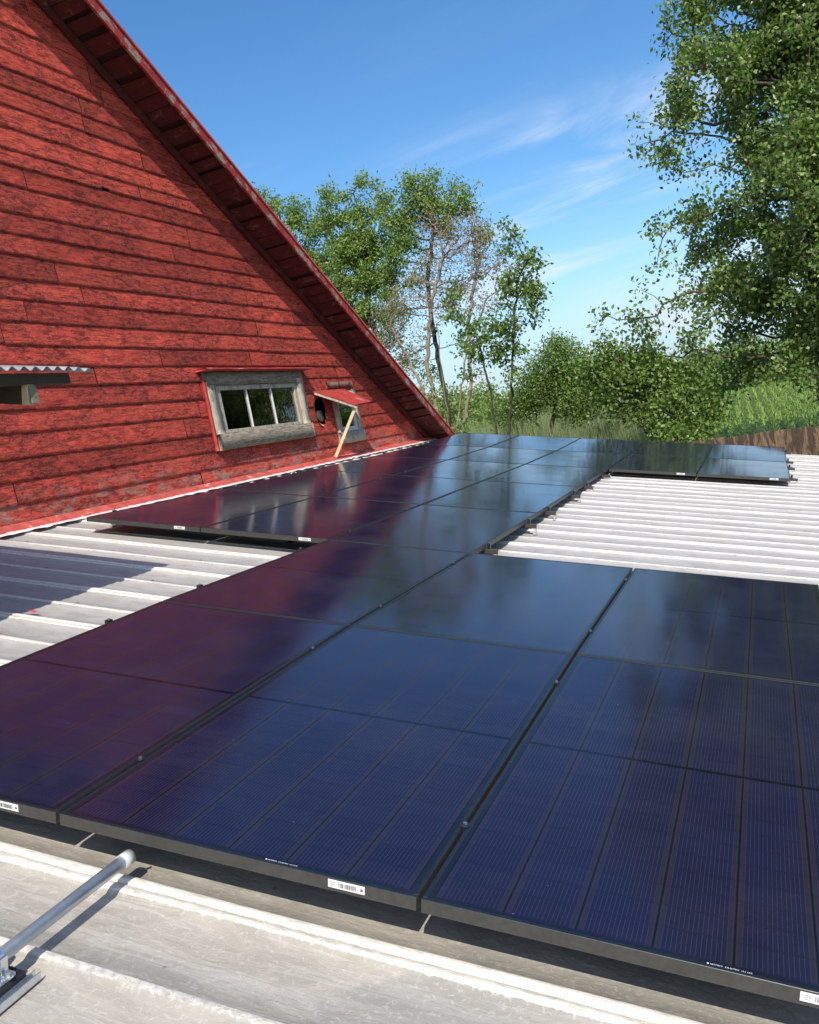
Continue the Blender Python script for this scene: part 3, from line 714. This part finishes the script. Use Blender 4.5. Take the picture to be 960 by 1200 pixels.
# ================================================================== BOARD WALL beyond the roof
fen = empty('board_fence', Matrix.Translation((0, 14.25, 0))); tag(fen, 'brown weathered board wall standing at the far end of the roof', 'board fence')
t = NT('stained_brown_boards'); P = t.coord(); g = t.noise(t.mapv(P, (9, 9, 1)), 5, 8, .7, .8); bl = t.noise(t.mapv(P, (3, 1, .8)), 2.2, 6, .7, 1.2)
c_ = t.mix(t.ramp(g, .3, .7), (.09, .055, .028), (.25, .165, .085)); c_ = t.mix(t.ramp(bl, .46, .54, 0, .85), c_, (.035, .022, .014)); c_ = t.mix(t.ramp(bl, .30, .38, .5, 0), c_, (.36, .29, .20))
t.bsdf(Base_Color=c_, Roughness=.8, Normal=t.bump(g, .6, .005)); M['fence'] = t.m
b = MB(); x = .9
while x < 9.5:
    wd = random.uniform(.15, .24); top = -.44-(x-1.5)*.045+random.uniform(-.012, .012)
    b.box((x, 0, -3.6), (x+wd-.004, .03+random.uniform(0, .006), top), bev=.002); x += wd
b.build('boards', M['fence'], fen)
for x in (1.4, 4.0, 6.6):
    b = MB(); b.box((x, .045, -3.4), (x+.09, .135, -.50-(x-1.5)*.045), bev=.004); b.build('post', M['fence'], fen)

# ================================================================== TREES
def sm(a, b, x): t_ = min(1, max(0, (x-a)/(b-a))); return t_*t_*(3-2*t_)
def gz(x, y): return -3.5+1.3*sm(14.5, 25, y)+.45*sm(25, 60, y)+.9*sm(60, 130, y)+.12*noise.noise(Vector((x*.15, y*.15, 0)))
def grow(att, path, step=.22, infl=3.0, kill=.34, iters=120):
    """space colonisation: returns node positions and parents"""
    nodes = []; par = []
    for pl in path:
        last = -1 if not nodes else 0
        prevp = None
        for i, p in enumerate(pl):
            p = np.array(p, float)
            if prevp is None:
                if nodes: last = 0; prevp = nodes[0]; continue
                nodes.append(p); par.append(-1); last = 0; prevp = p; continue
            d = np.linalg.norm(p-prevp); k = max(1, int(d/step))
            for j in range(1, k+1):
                q = prevp+(p-prevp)*j/k+RNG.normal(0, step*.10, 3); nodes.append(q); par.append(last); last = len(nodes)-1
            prevp = p
    N = np.array(nodes); att = np.array(att); live = np.ones(len(att), bool)
    best = np.full(len(att), 1e9); bi = np.zeros(len(att), int)
    def upd(new, off):
        for s in range(0, len(new), 256):
            D = np.linalg.norm(att[:, None]-new[None, s:s+256], axis=2); m = D.min(1); k = D.argmin(1)+s
            u = m < best; best[u] = m[u]; bi[u] = k[u]+off
    upd(N, 0)
    for it in range(iters):
        live &= best > kill
        idx = np.where(live & (best < infl))[0]
        if len(idx) == 0: break
        dirs = att[idx]-N[bi[idx]]; dirs /= np.linalg.norm(dirs, axis=1)[:, None]
        acc = np.zeros_like(N); np.add.at(acc, bi[idx], dirs); sel = np.where(np.abs(acc).sum(1) > 0)[0]
        d = acc[sel]; ln = np.linalg.norm(d, axis=1); ok = ln > .05; sel = sel[ok]; d = d[ok]/ln[ok][:, None]
        d += RNG.normal(0, .22, d.shape)+np.array((0, 0, .06)); d /= np.linalg.norm(d, axis=1)[:, None]
        new = N[sel]+d*step
        off = len(N); par += list(sel); N = np.vstack([N, new]); upd(new, off)
        if len(N) > 9000: break
    return N, np.array(par), att, bi, best
def tubes(N, par, rad, sides=5):
    e = [i for i in range(len(N)) if par[i] >= 0 and rad[i] > 0]
    e = np.array(e); P0 = N[par[e]]; P1 = N[e]; r0 = np.minimum(rad[par[e]], rad[e]*1.35); r1 = rad[e]
    d = P1-P0; d /= (np.linalg.norm(d, axis=1)[:, None]+1e-9); a = np.where(np.abs(d[:, 2:3]) < .9, np.array([[0, 0, 1.]]), np.array([[1., 0, 0]]))
    u = np.cross(d, a); u /= np.linalg.norm(u, axis=1)[:, None]; w_ = np.cross(d, u)
    V = np.zeros((len(e), 2*sides, 3)); 
    for k in range(sides):
        t_ = 2*math.pi*k/sides; o_ = u*math.cos(t_)+w_*math.sin(t_)
        V[:, k] = P0+o_*r0[:, None]; V[:, sides+k] = P1+o_*r1[:, None]
    F = []; base = np.arange(len(e))*2*sides
    for k in range(sides):
        F.append(np.stack([base+k, base+(k+1) % sides, base+sides+(k+1) % sides, base+sides+k], 1))
    return V.reshape(-1, 3), np.concatenate(F)
def radii(N, par, tip=.006, top=.2, p=2.3):
    c = np.zeros(len(N)); ch = np.bincount(par[par >= 0], minlength=len(N)); c[ch == 0] = tip**p
    for i in range(len(N)-1, 0, -1):
        if par[i] >= 0: c[par[i]] += max(c[i], tip**p)
    r = np.maximum(c, tip**p)**(1/p); return np.minimum(r, top)
def leafmesh(C, L, Wd, droop=.3, name='leaves', curl=.25, up=None):
    n = len(C); d = RNG.normal(0, 1, (n, 3)); d[:, 2] -= droop; d /= np.linalg.norm(d, axis=1)[:, None]
    a = RNG.normal(0, 1, (n, 3)); a[:, 2] += .0; s = np.cross(d, a); s /= np.linalg.norm(s, axis=1)[:, None]; nn = np.cross(s, d)
    flip = np.where(nn[:, 2:3] < 0, -1, 1); nn = nn*flip
    l = (L*RNG.uniform(.6, 1.2, n))[:, None]; w_ = (Wd*RNG.uniform(.7, 1.2, n))[:, None]
    V = np.stack([C, C+d*l*.45+s*w_*.5+nn*l*curl*.3, C+d*l, C+d*l*.45-s*w_*.5+nn*l*curl*.3], 1)
    b_ = np.arange(n)*4; F = np.concatenate([np.stack([b_, b_+1, b_+2], 1), np.stack([b_, b_+2, b_+3], 1)])
    return npmesh(name, V.reshape(-1, 3), F)
def sample(blobs, dens, gap=.0, ns=.9, seed=0):
    out = []
    for (x, y, z, r) in blobs:
        ry = max(r, .55)
        n = max(3, int(dens*4.19*r*r*ry)); k = 0
        q = RNG.normal(0, 1, (n*2, 3)); q /= np.linalg.norm(q, axis=1)[:, None]; q *= RNG.uniform(.12, 1, (n*2, 1))**(1/3.0)
        for v in q:
            if k >= n: break
            p = (x+v[0]*r, y+v[1]*ry, z+v[2]*r)
            if noise.noise(Vector((p[0]*ns+seed, p[1]*ns, p[2]*ns*1.2))) < gap: continue
            out.append(p); k += 1
    return np.array(out)
def tree(name, label, blobs, paths, dens, nl, leafL, leafW, lm, bm, sig=.12, gap=-.12, ns=1.2, tip=.005, top=.2, group=None, cat='tree', leaf_frac=1., droop=.3, step=.22, kill=.34, seed=0, trunkname='trunk', extra=None):
    att = sample(blobs, dens, gap, ns, seed)
    N, par, att, bi, best = grow(att, [[p[:3] for p in pl] for pl in paths], step=step, kill=kill)
    # twigs to every attractor
    near = best < kill*2.2
    TN = np.vstack([N, att[near]]); tp = np.concatenate([par, bi[near]])
    order_par = tp
    rad = radii(TN, order_par, tip, top)
    rad[len(N):] = tip*.8
    V, F = tubes(TN, order_par, rad)
    root = empty(name, Matrix.Translation(N[0])); tag(root, label, cat, group)
    T = Matrix.Translation(-Vector(N[0]))
    o = link(trunkname, npmesh(trunkname, V-N[0], F), bm, root, smooth=True)
    A = att[near]; 
    if leaf_frac < 1: A = A[RNG.random(len(A)) < leaf_frac]
    k = RNG.poisson(nl, len(A)); C = np.repeat(A, k, 0); C = C+RNG.normal(0, sig, C.shape)
    if len(C): link('crown', leafmesh(C-N[0], leafL, leafW, droop), lm, root)
    return root
BIG = [(2.58, 17.0, 7.39, 0.46), (3.39, 17.0, 6.77, 0.97), (4.3, 19.0, 7.29, 1.17), (4.7, 17.0, 5.87, 1.41), (6.04, 19.0, 6.04, 1.75), (2.38, 17.0, 6.65, 0.46), (3.01, 16.5, 5.68, 0.86), (2.31, 17.0, 5.8, 0.53), (4.06, 18.0, 5.27, 1.3), (4.99, 16.5, 4.31, 1.54), (1.7, 16.5, 5.16, 0.45), (1.32, 16.0, 4.85, 0.2), (2.21, 16.5, 4.93, 0.48), (2.31, 17.0, 4.37, 0.42), (3.11, 17.0, 4.06, 0.92), (4.06, 16.0, 3.3, 1.25), (5.52, 18.0, 3.08, 1.67), (2.42, 17.0, 3.61, 0.42), (2.06, 17.0, 3.14, 0.63), (1.53, 17.0, 3.53, 0.16), (3.04, 18.0, 2.75, 1.08), (4.1, 16.5, 2.01, 1.37), (1.61, 16.5, 2.76, 0.34), (2.47, 17.0, 1.98, 0.81), (1.94, 16.5, 1.91, 0.41), (1.38, 16.2, 2.18, 0.22), (5.45, 18.0, 1.49, 1.67), (3.12, 17.0, 1.25, 0.92), (4.17, 16.0, 0.75, 1.0), (0.18, 15.5, 1.98, 0.21), (0.76, 15.6, 1.95, 0.28), (1.01, 15.6, 2.31, 0.18), (1.16, 15.8, 1.54, 0.33), (1.58, 16.5, 1.18, 0.55), (2.43, 17.5, 0.84, 0.54), (3.35, 16.0, 0.44, 0.43), (5.02, 17.0, 0.27, 1.06), (2.77, 17.0, 8.52, 0.7), (3.77, 18.0, 8.4, 1.3), (4.98, 17.0, 7.83, 1.59), (6.39, 18.0, 7.42, 1.67), (4.43, 18.0, 9.7, 1.3), (5.86, 18.0, 9.57, 1.67), (5.93, 18.0, 11.01, 1.3)]
tree('pear_tree', 'big leafy tree filling the right side, with a low branch reaching left', BIG, [[(3.14, 18.0, -7.87, 0.02), (3.93, 17.8, -1.17, 0.02), (4.11, 17.6, 1.13, 0.02), (4.29, 17.4, 3.95, 0.02), (4.78, 17.4, 6.27, 0.02)]], 38, 27, .102, .064, M['lbig'], M['bark'], sig=.115, gap=.09, ns=1.7, tip=.006, top=.19, step=.24, kill=.36)
tree('shrub', 'dense dark green shrub in front of the cornfield left of the big tree', [(0.01, 16.0, 1.1, 0.4), (0.35, 16.0, 0.7, 0.47), (0.85, 16.5, 0.67, 0.51), (1.29, 16.5, 0.38, 0.55), (0.67, 16.0, 0.39, 0.37), (1.26, 16.0, -0.05, 0.43), (1.56, 17.0, -0.16, 0.46), (0.4, 16.0, 1.43, 0.27), (0.84, 16.5, 1.09, 0.41), (1.33, 16.0, -0.55, 0.4), (1.82, 17.5, 0.11, 0.36), (1.27, 16.5, -0.67, 0.48)], [[(.9, 18.2, -3.5, 1), (.8, 17.9, -1.2, 1), (.6, 17.8, -.2, 1)]], 140, 26, .088, .056, M['ldrk'], M['bark2'], sig=.13, gap=-.1, cat='shrub', seed=3)
tree('ash_tree', 'green tree leftmost against the sky, partly behind the red barn roof', [(-11.43, 27.0, 8.81, 0.59), (-11.89, 27.0, 9.43, 0.38), (-10.79, 27.0, 8.92, 0.43), (-10.92, 27.0, 7.79, 0.76), (-10.74, 27.0, 6.72, 0.76), (-10.49, 27.0, 5.63, 0.7), (-12.26, 27.0, 9.62, 0.32), (-11.82, 27.0, 7.88, 0.67), (-10.37, 27.0, 4.43, 0.59), (-11.35, 27.0, 6.28, 0.81), (-10.1, 27.0, 8.01, 0.54), (-10.01, 27.0, 6.98, 0.59), (-11.15, 27.0, 8.53, 0.54), (-10.74, 27.0, 5.99, 0.65)], [[(-10.94, 27.0, -2.24, 0.03), (-10.63, 27.0, 2.85, 0.03), (-10.8, 27.0, 6.45, 0.03)]], 80, 20, .12, .06, M['lgrn'], M['bark'], sig=.12, gap=.04, ns=1.9, step=.28, kill=.4, seed=5)
tree('ash_tree', 'bright green bushy tree just right of the barn roof edge', [(-8.34, 25.0, 7.93, 0.55), (-8.56, 25.0, 8.52, 0.25), (-7.7, 25.0, 8.36, 0.33), (-8.45, 25.0, 6.76, 0.65), (-7.73, 25.0, 7.31, 0.5), (-7.25, 25.0, 7.76, 0.5), (-7.27, 25.0, 6.72, 0.55), (-8.22, 25.0, 5.77, 0.75), (-7.41, 25.0, 5.43, 0.5), (-8.91, 25.0, 5.4, 0.65), (-7.89, 25.0, 4.62, 0.6), (-7.63, 25.0, 3.75, 0.4), (-8.83, 25.0, 4.43, 0.6), (-7.33, 25.0, 8.43, 0.25), (-6.65, 25.0, 7.33, 0.4), (-6.83, 25.0, 5.42, 0.4), (-7.94, 25.0, 6.36, 0.65), (-6.75, 25.0, 6.45, 0.35), (-8.97, 25.0, 7.84, 0.35)], [[(-7.62, 25.0, -2.4, 0.03), (-7.8, 25.0, 0.94, 0.03), (-8.08, 25.0, 3.72, 0.03), (-8.05, 25.0, 5.86, 0.03)]], 100, 20, .12, .06, M['lgrn'], M['bark'], sig=.11, gap=.06, ns=2.0, step=.28, kill=.4, seed=9)
tree('ash_tree', 'tallest tree of the left clump, airy green top over bare stems', [(-4.99, 24.0, 7.7, 0.31), (-5.44, 24.0, 7.46, 0.44), (-4.86, 24.0, 7.06, 0.48), (-6.06, 24.0, 7.14, 0.39), (-4.27, 24.0, 6.72, 0.39), (-4.51, 24.0, 7.44, 0.24), (-5.92, 24.0, 6.48, 0.48), (-5.13, 24.0, 6.39, 0.44), (-4.01, 24.0, 6.46, 0.34), (-6.34, 24.0, 5.84, 0.39), (-3.93, 24.0, 5.83, 0.27), (-5.56, 24.0, 5.64, 0.22), (-6.42, 24.0, 6.74, 0.34), (-4.16, 24.0, 5.33, 0.19), (-4.84, 24.0, 4.59, 0.29), (-5.21, 24.0, 4.06, 0.24), (-3.57, 24.0, 5.73, 0.19), (-6.4, 24.0, 7.48, 0.29), (-5.29, 24.0, 6.93, 0.53), (-4.66, 24.0, 6.34, 0.34), (-4.07, 24.0, 7.08, 0.24), (-5.94, 24.0, 5.11, 0.29), (-6.84, 24.0, 5.84, 0.34), (-5.68, 24.0, 7.85, 0.19), (-3.32, 24.0, 5.3, 0.17), (-4.17, 24.0, 4.67, 0.19), (-6.7, 24.0, 4.15, 0.39), (-6.7, 24.0, 2.87, 0.34), (-6.27, 24.0, 2.26, 0.29), (-6.94, 24.0, 4.98, 0.34), (-5.03, 24.0, 3.01, 0.22), (-5.7, 24.0, 3.67, 0.19)], [[(-6.25, 24.0, -2.96, 0.02), (-5.82, 24.0, 1.14, 0.02), (-5.8, 24.0, 3.18, 0.02), (-5.71, 24.0, 4.93, 0.02), (-5.21, 24.0, 6.29, 0.02)]], 110, 16, .11, .055, M['lgrn'], M['bark2'], sig=.12, gap=-.05, ns=1.4, step=.24, kill=.30, seed=13, tip=.004, top=.085)
tree('dead_tree', 'half dead multi-stemmed tree with brown twigs and vine leaves behind the barn eave', [(-4.14, 23.0, 5.75, 0.6), (-3.62, 23.0, 5.85, 0.51), (-4.69, 23.0, 5.54, 0.56), (-4.18, 23.0, 4.94, 0.6), (-5.32, 23.0, 4.99, 0.51), (-3.54, 23.0, 5.01, 0.51), (-3.16, 23.0, 4.44, 0.46), (-5.95, 23.0, 4.54, 0.58), (-5.1, 23.0, 4.21, 0.58), (-6.58, 23.0, 4.07, 0.51), (-4.24, 23.0, 4.0, 0.46), (-3.69, 23.0, 3.63, 0.37), (-6.07, 23.0, 3.34, 0.46), (-7.0, 23.0, 3.43, 0.46), (-5.04, 23.0, 6.35, 0.42), (-6.63, 23.0, 2.6, 0.37)], [[(-5.76, 23.0, -2.84, 0.02), (-5.55, 23.0, 0.39, 0.02), (-5.46, 23.0, 2.1, 0.02), (-5.32, 23.0, 3.54, 0.02)], [(-5.76, 23.0, -2.84, 0.02), (-5.83, 23.0, 0.69, 0.02), (-6.22, 23.0, 2.26, 0.02), (-6.63, 23.0, 3.59, 0.02)], [(-5.76, 23.0, -2.84, 0.02), (-5.32, 23.0, 0.6, 0.02), (-4.69, 23.0, 2.43, 0.02), (-3.76, 23.0, 3.89, 0.02)], [(-5.76, 23.0, -2.84, 0.02), (-5.3, 23.0, 0.1, 0.02), (-4.66, 23.0, 1.69, 0.02), (-4.43, 23.0, 3.33, 0.02), (-3.82, 23.0, 4.84, 0.02)], [(-5.76, 23.0, -2.84, 0.02), (-5.75, 23.0, 0.18, 0.02), (-5.86, 23.0, 2.43, 0.02), (-5.39, 23.0, 4.04, 0.02), (-4.74, 23.0, 5.32, 0.02)]], 260, 3.2, .075, .04, M['lbrn'], M['twig'], sig=.13, gap=-.3, ns=1.2, step=.18, kill=.20, seed=17, tip=.0030, top=.065, leaf_frac=.6)
tree('sapling', 'slim young tree with scattered leaf clumps and bare lower stem against the sky', [(-2.01, 20.0, 4.64, 0.25), (-2.22, 20.0, 4.98, 0.14), (-2.45, 20.0, 4.39, 0.12), (-1.74, 20.0, 4.01, 0.29), (-2.06, 20.0, 3.64, 0.37), (-1.74, 20.0, 3.3, 0.29), (-2.27, 20.0, 3.63, 0.25), (-1.95, 20.0, 2.88, 0.29), (-2.32, 20.0, 2.82, 0.25), (-2.54, 20.0, 3.39, 0.16), (-2.76, 20.0, 2.82, 0.25), (-3.05, 20.0, 2.47, 0.25), (-3.32, 20.0, 2.74, 0.25), (-3.53, 20.0, 2.26, 0.29), (-3.76, 20.0, 1.88, 0.18), (-3.27, 20.0, 1.88, 0.18), (-2.79, 20.0, 2.09, 0.29), (-2.68, 20.0, 1.55, 0.2), (-2.61, 20.0, 2.47, 0.18), (-2.36, 20.0, 2.1, 0.16), (-2.93, 20.0, 3.02, 0.18), (-3.58, 20.0, 3.11, 0.16), (-3.67, 20.0, 3.66, 0.18), (-3.9, 20.0, 3.19, 0.18)], [[(-3.49, 20.0, -2.6, 0.02), (-3.08, 20.0, -0.07, 0.02), (-2.68, 20.0, 1.55, 0.02), (-2.44, 20.0, 2.54, 0.02), (-2.19, 20.0, 3.51, 0.02)], [(-3.53, 20.0, -2.59, 0.02), (-3.32, 20.0, -0.02, 0.02), (-3.31, 20.0, 1.47, 0.02), (-3.36, 20.0, 2.54, 0.02)]], 150, 13, .12, .065, M['ldrk'], M['bark2'], sig=.09, gap=.08, ns=2.6, step=.2, kill=.3, seed=23, tip=.004, top=.032)
tree('bushy_tree', 'rounded bushy tree beyond the roof between the sapling and the big tree', [(-3.54, 30.0, 2.08, 0.71), (-4.36, 30.0, 1.8, 0.54), (-2.84, 30.0, 1.78, 0.71), (-4.17, 30.0, 1.16, 0.83), (-3.32, 30.0, 0.83, 0.89), (-2.37, 30.0, 1.09, 0.77), (-4.83, 30.0, 0.99, 0.6), (-3.47, 30.0, 2.45, 0.42), (-5.37, 30.0, 0.63, 0.54), (-2.61, 30.0, 1.43, 0.48), (-5.8, 30.0, 0.87, 0.48), (-2.91, 30.0, 2.24, 0.36), (-3.98, 30.0, 2.17, 0.3)], [[(-4.5, 30.3, -3.5, 1), (-4.4, 30.2, -1, 1)]], 60, 34, .105, .062, M['ldrk'], M['bark'], sig=.2, gap=-.1, ns=1., step=.35, kill=.5, seed=27)
# vine leaves at the foot of the dead tree
def clump(name, label, cat, centres, n, leafL, leafW, mat, kind=None, group=None, ns=.5, gap=-.15):
    pts = []
    for (x, y, z, rx, ry, rz_) in centres:
        k = 0; m = int(n*rx*ry**.5*rz_)
        q = RNG.normal(0, 1, (m*2, 3)); q /= np.linalg.norm(q, axis=1)[:, None]; q *= RNG.uniform(.45, 1, (m*2, 1))
        for v in q:
            if k >= m: break
            p = (x+v[0]*rx, y+v[1]*ry, z+v[2]*rz_)
            nn_ = noise.noise(Vector((p[0]*ns, p[1]*ns, p[2]*ns*1.3)))
            if nn_ < gap: continue
            if p[2] < gz(p[0], p[1]): continue
            s = 1+.25*nn_; pts.append((x+v[0]*rx*s, y+v[1]*ry*s, z+v[2]*rz_*s)); k += 1
    o = link(name, leafmesh(np.array(pts), leafL, leafW, .1, name), mat)
    return tag(o, label, cat, group, kind)
rr = random.Random(40)
cs = []
for i in range(150):
    y = rr.uniform(75, 115); x = -46+rr.random()*95; hgt = 5.6+rr.uniform(-1, 1.2)+(1.0 if x < -22 else 0)+(1.2 if x > 6 else 0)
    cs.append((x, y, gz(x, y)-1.2+hgt*.5, rr.uniform(2.2, 4), rr.uniform(2, 3.5), hgt*.55))
clump('woodland', 'far line of green woodland beyond the fields', 'woodland', cs, 62, .42, .30, M['lfar'], kind='stuff', ns=.35, gap=-.2)
cs = []
for i in range(60):
    y = rr.uniform(34, 62); x = -.36*y+rr.uniform(-6.5, 5.0); hgt = rr.uniform(1.8, 3.2) if x < -.22*y else rr.uniform(1.0, 1.8)
    cs.append((x, y, gz(x, y)+hgt*.42, rr.uniform(1.3, 2.2), rr.uniform(1.2, 2), hgt*.55))
clump('thicket', 'tangled green thicket of bushes beyond the far end of the panels', 'thicket', cs, 230, .20, .12, M['lfar'], kind='stuff', ns=.6, gap=-.2)
for (x, y, z, r_, m_, lb) in ((-2.9, 31, -1.75, .8, 'lyel', 'yellow-green bush beyond the panels beside the pale reeds'), (-10.5, 36, -1.2, 1.5, 'lgrn', 'bright green bush at the left beyond the barn eave'), (-8.0, 38, -.9, 1.7, 'lfar', 'mid green bush behind the sapling stems'), (-1.6, 48, -.6, 1.6, 'lgrn', 'green bush behind the reeds near the big tree')):
    clump('bush', lb, 'bush', [(x, y, z, r_, r_, r_*.9)], 1500, .15, .09, M[m_], group='bushes beyond the roof', ns=1.2)
# vines on the dead tree base
clump('vine', 'green vine leaves climbing the foot of the half dead tree', 'vine', [(-6.1, 22.8, .6, .55, .5, 1.3), (-6.6, 22.8, -.6, .7, .6, 1.2), (-5.7, 22.9, 1.6, .3, .4, .9), (-7.3, 22.9, 1.3, .55, .5, .9), (-5.2, 22.6, .2, .5, .5, .7)], 620, .10, .06, M['lgrn'], ns=2.)
# reeds
def blades(n, xr, yr, h, wd, lean, z0=-3.5):
    x = RNG.uniform(*xr, n); y = RNG.uniform(*yr, n); hh = RNG.uniform(*h, n)*(1+.25*np.sin(x*1.3+y*.7)); a = RNG.uniform(0, 6.28, n); le = RNG.normal(0, lean, n)*hh
    dx, dy = np.cos(a), np.sin(a); zb = np.array([gz(a_, b_) for a_, b_ in zip(x, y)])-.05
    P0 = np.stack([x-dy*wd, y+dx*wd, zb], 1); P1 = np.stack([x+dy*wd, y-dx*wd, zb], 1)
    P2 = np.stack([x+dx*le*.35+dy*wd*.8, y+dy*le*.35-dx*wd*.8, zb+hh*.6], 1); P3 = np.stack([x+dx*le*.35-dy*wd*.8, y+dy*le*.35+dx*wd*.8, zb+hh*.6], 1); P4 = np.stack([x+dx*le, y+dy*le, zb+hh], 1)
    V = np.stack([P0, P1, P2, P3, P4], 1).reshape(-1, 3); b_ = np.arange(n)*5
    F = np.concatenate([np.stack([b_, b_+1, b_+2], 1), np.stack([b_, b_+2, b_+3], 1), np.stack([b_+3, b_+2, b_+4], 1)]); return V, F
V, F = blades(24000, (-9.5, -.5), (27, 44), (1.4, 2.4), .014, .20)
tag(link('reeds', npmesh('reeds', V, F), M['reed']), 'pale tall grass and reeds beyond the far end of the panels', 'reeds', kind='stuff')
V, F = blades(24000, (-14, 1.5), (16, 28), (.3, .9), .010, .3)
tag(link('tall_grass', npmesh('tall_grass', V, F), M['reed']), 'rough grass growing behind the shed', 'grass', kind='stuff')
# maize
def maize():
    rows = np.arange(-1.5, 10, .40); V = []; F = []
    px = []; 
    for rx in rows:
        for y in np.arange(19.5, 64, .15):
            if rx < .6-(y-19.5)*.03: continue
            px.append((rx+random.gauss(0, .04)-(y-20)*.02, y+random.gauss(0, .05)))
    px = np.array(px); n = len(px); gnd = np.array([gz(a, b) for a, b in px]); out = []; fo = []; base = 0
    for lf in range(8):
        z0 = gnd+.12+lf*.13+RNG.normal(0, .04, n); a = RNG.uniform(-.5, .5, n)+(0 if lf % 2 else math.pi)+RNG.choice([0, math.pi/2], n); L = RNG.uniform(.20, .38, n); w_ = .019
        dx, dy = np.cos(a), np.sin(a); rise = RNG.uniform(.04, .20, n)
        def pt(f, zz, s): return np.stack([px[:, 0]+dx*L*f-dy*w_*s, px[:, 1]+dy*L*f+dx*w_*s, z0+zz], 1)
        Vq = np.stack([pt(0, 0, .6), pt(0, 0, -.6), pt(.4, rise, -1), pt(.4, rise, 1), pt(.8, rise*.9, -.8), pt(.8, rise*.9, .8), pt(1.05, rise*.3, 0)], 1).reshape(-1, 3)
        b_ = np.arange(n)*7+base; base += n*7
        for tri in ((0,1,2),(0,2,3),(3,2,4),(3,4,5),(5,4,6)): fo.append(np.stack([b_+tri[0], b_+tri[1], b_+tri[2]], 1))
        out.append(Vq)
    return npmesh('maize', np.concatenate(out), np.concatenate(fo))
tag(link('maize', maize(), M['corn']), 'green maize crop on the right beyond the board fence', 'maize', kind='stuff')

# ground
t = NT('meadow_ground'); P = t.coord(); a_ = t.noise(P, .05, 5, .6); c_ = t.noise(P, 1.5, 6, .7)
cc = t.mix(t.ramp(a_, .35, .65), (.075, .115, .03), (.16, .19, .055)); cc = t.mix(t.ramp(c_, .3, .7, 0, .5), cc, (.06, .075, .03))
t.bsdf(Base_Color=cc, Roughness=.95)
gx = [-1500, -400, -150]+[x_*4. for x_ in range(-20, 21)]+[150, 400, 1500]; gy = [-1500, -300, -60, -10, 5, 10, 14]+[15+2.5*i for i in range(44)]+[200, 400, 1000, 2500]
V = [(x_, y_, gz(x_, y_)) for x_ in gx for y_ in gy]; n_ = len(gy)
F = [(i*n_+j, (i+1)*n_+j, (i+1)*n_+j+1, i*n_+j+1) for i in range(len(gx)-1) for j in range(n_-1)]
tag(link('ground', npmesh('ground', V, F), t.m, smooth=True), kind='structure')
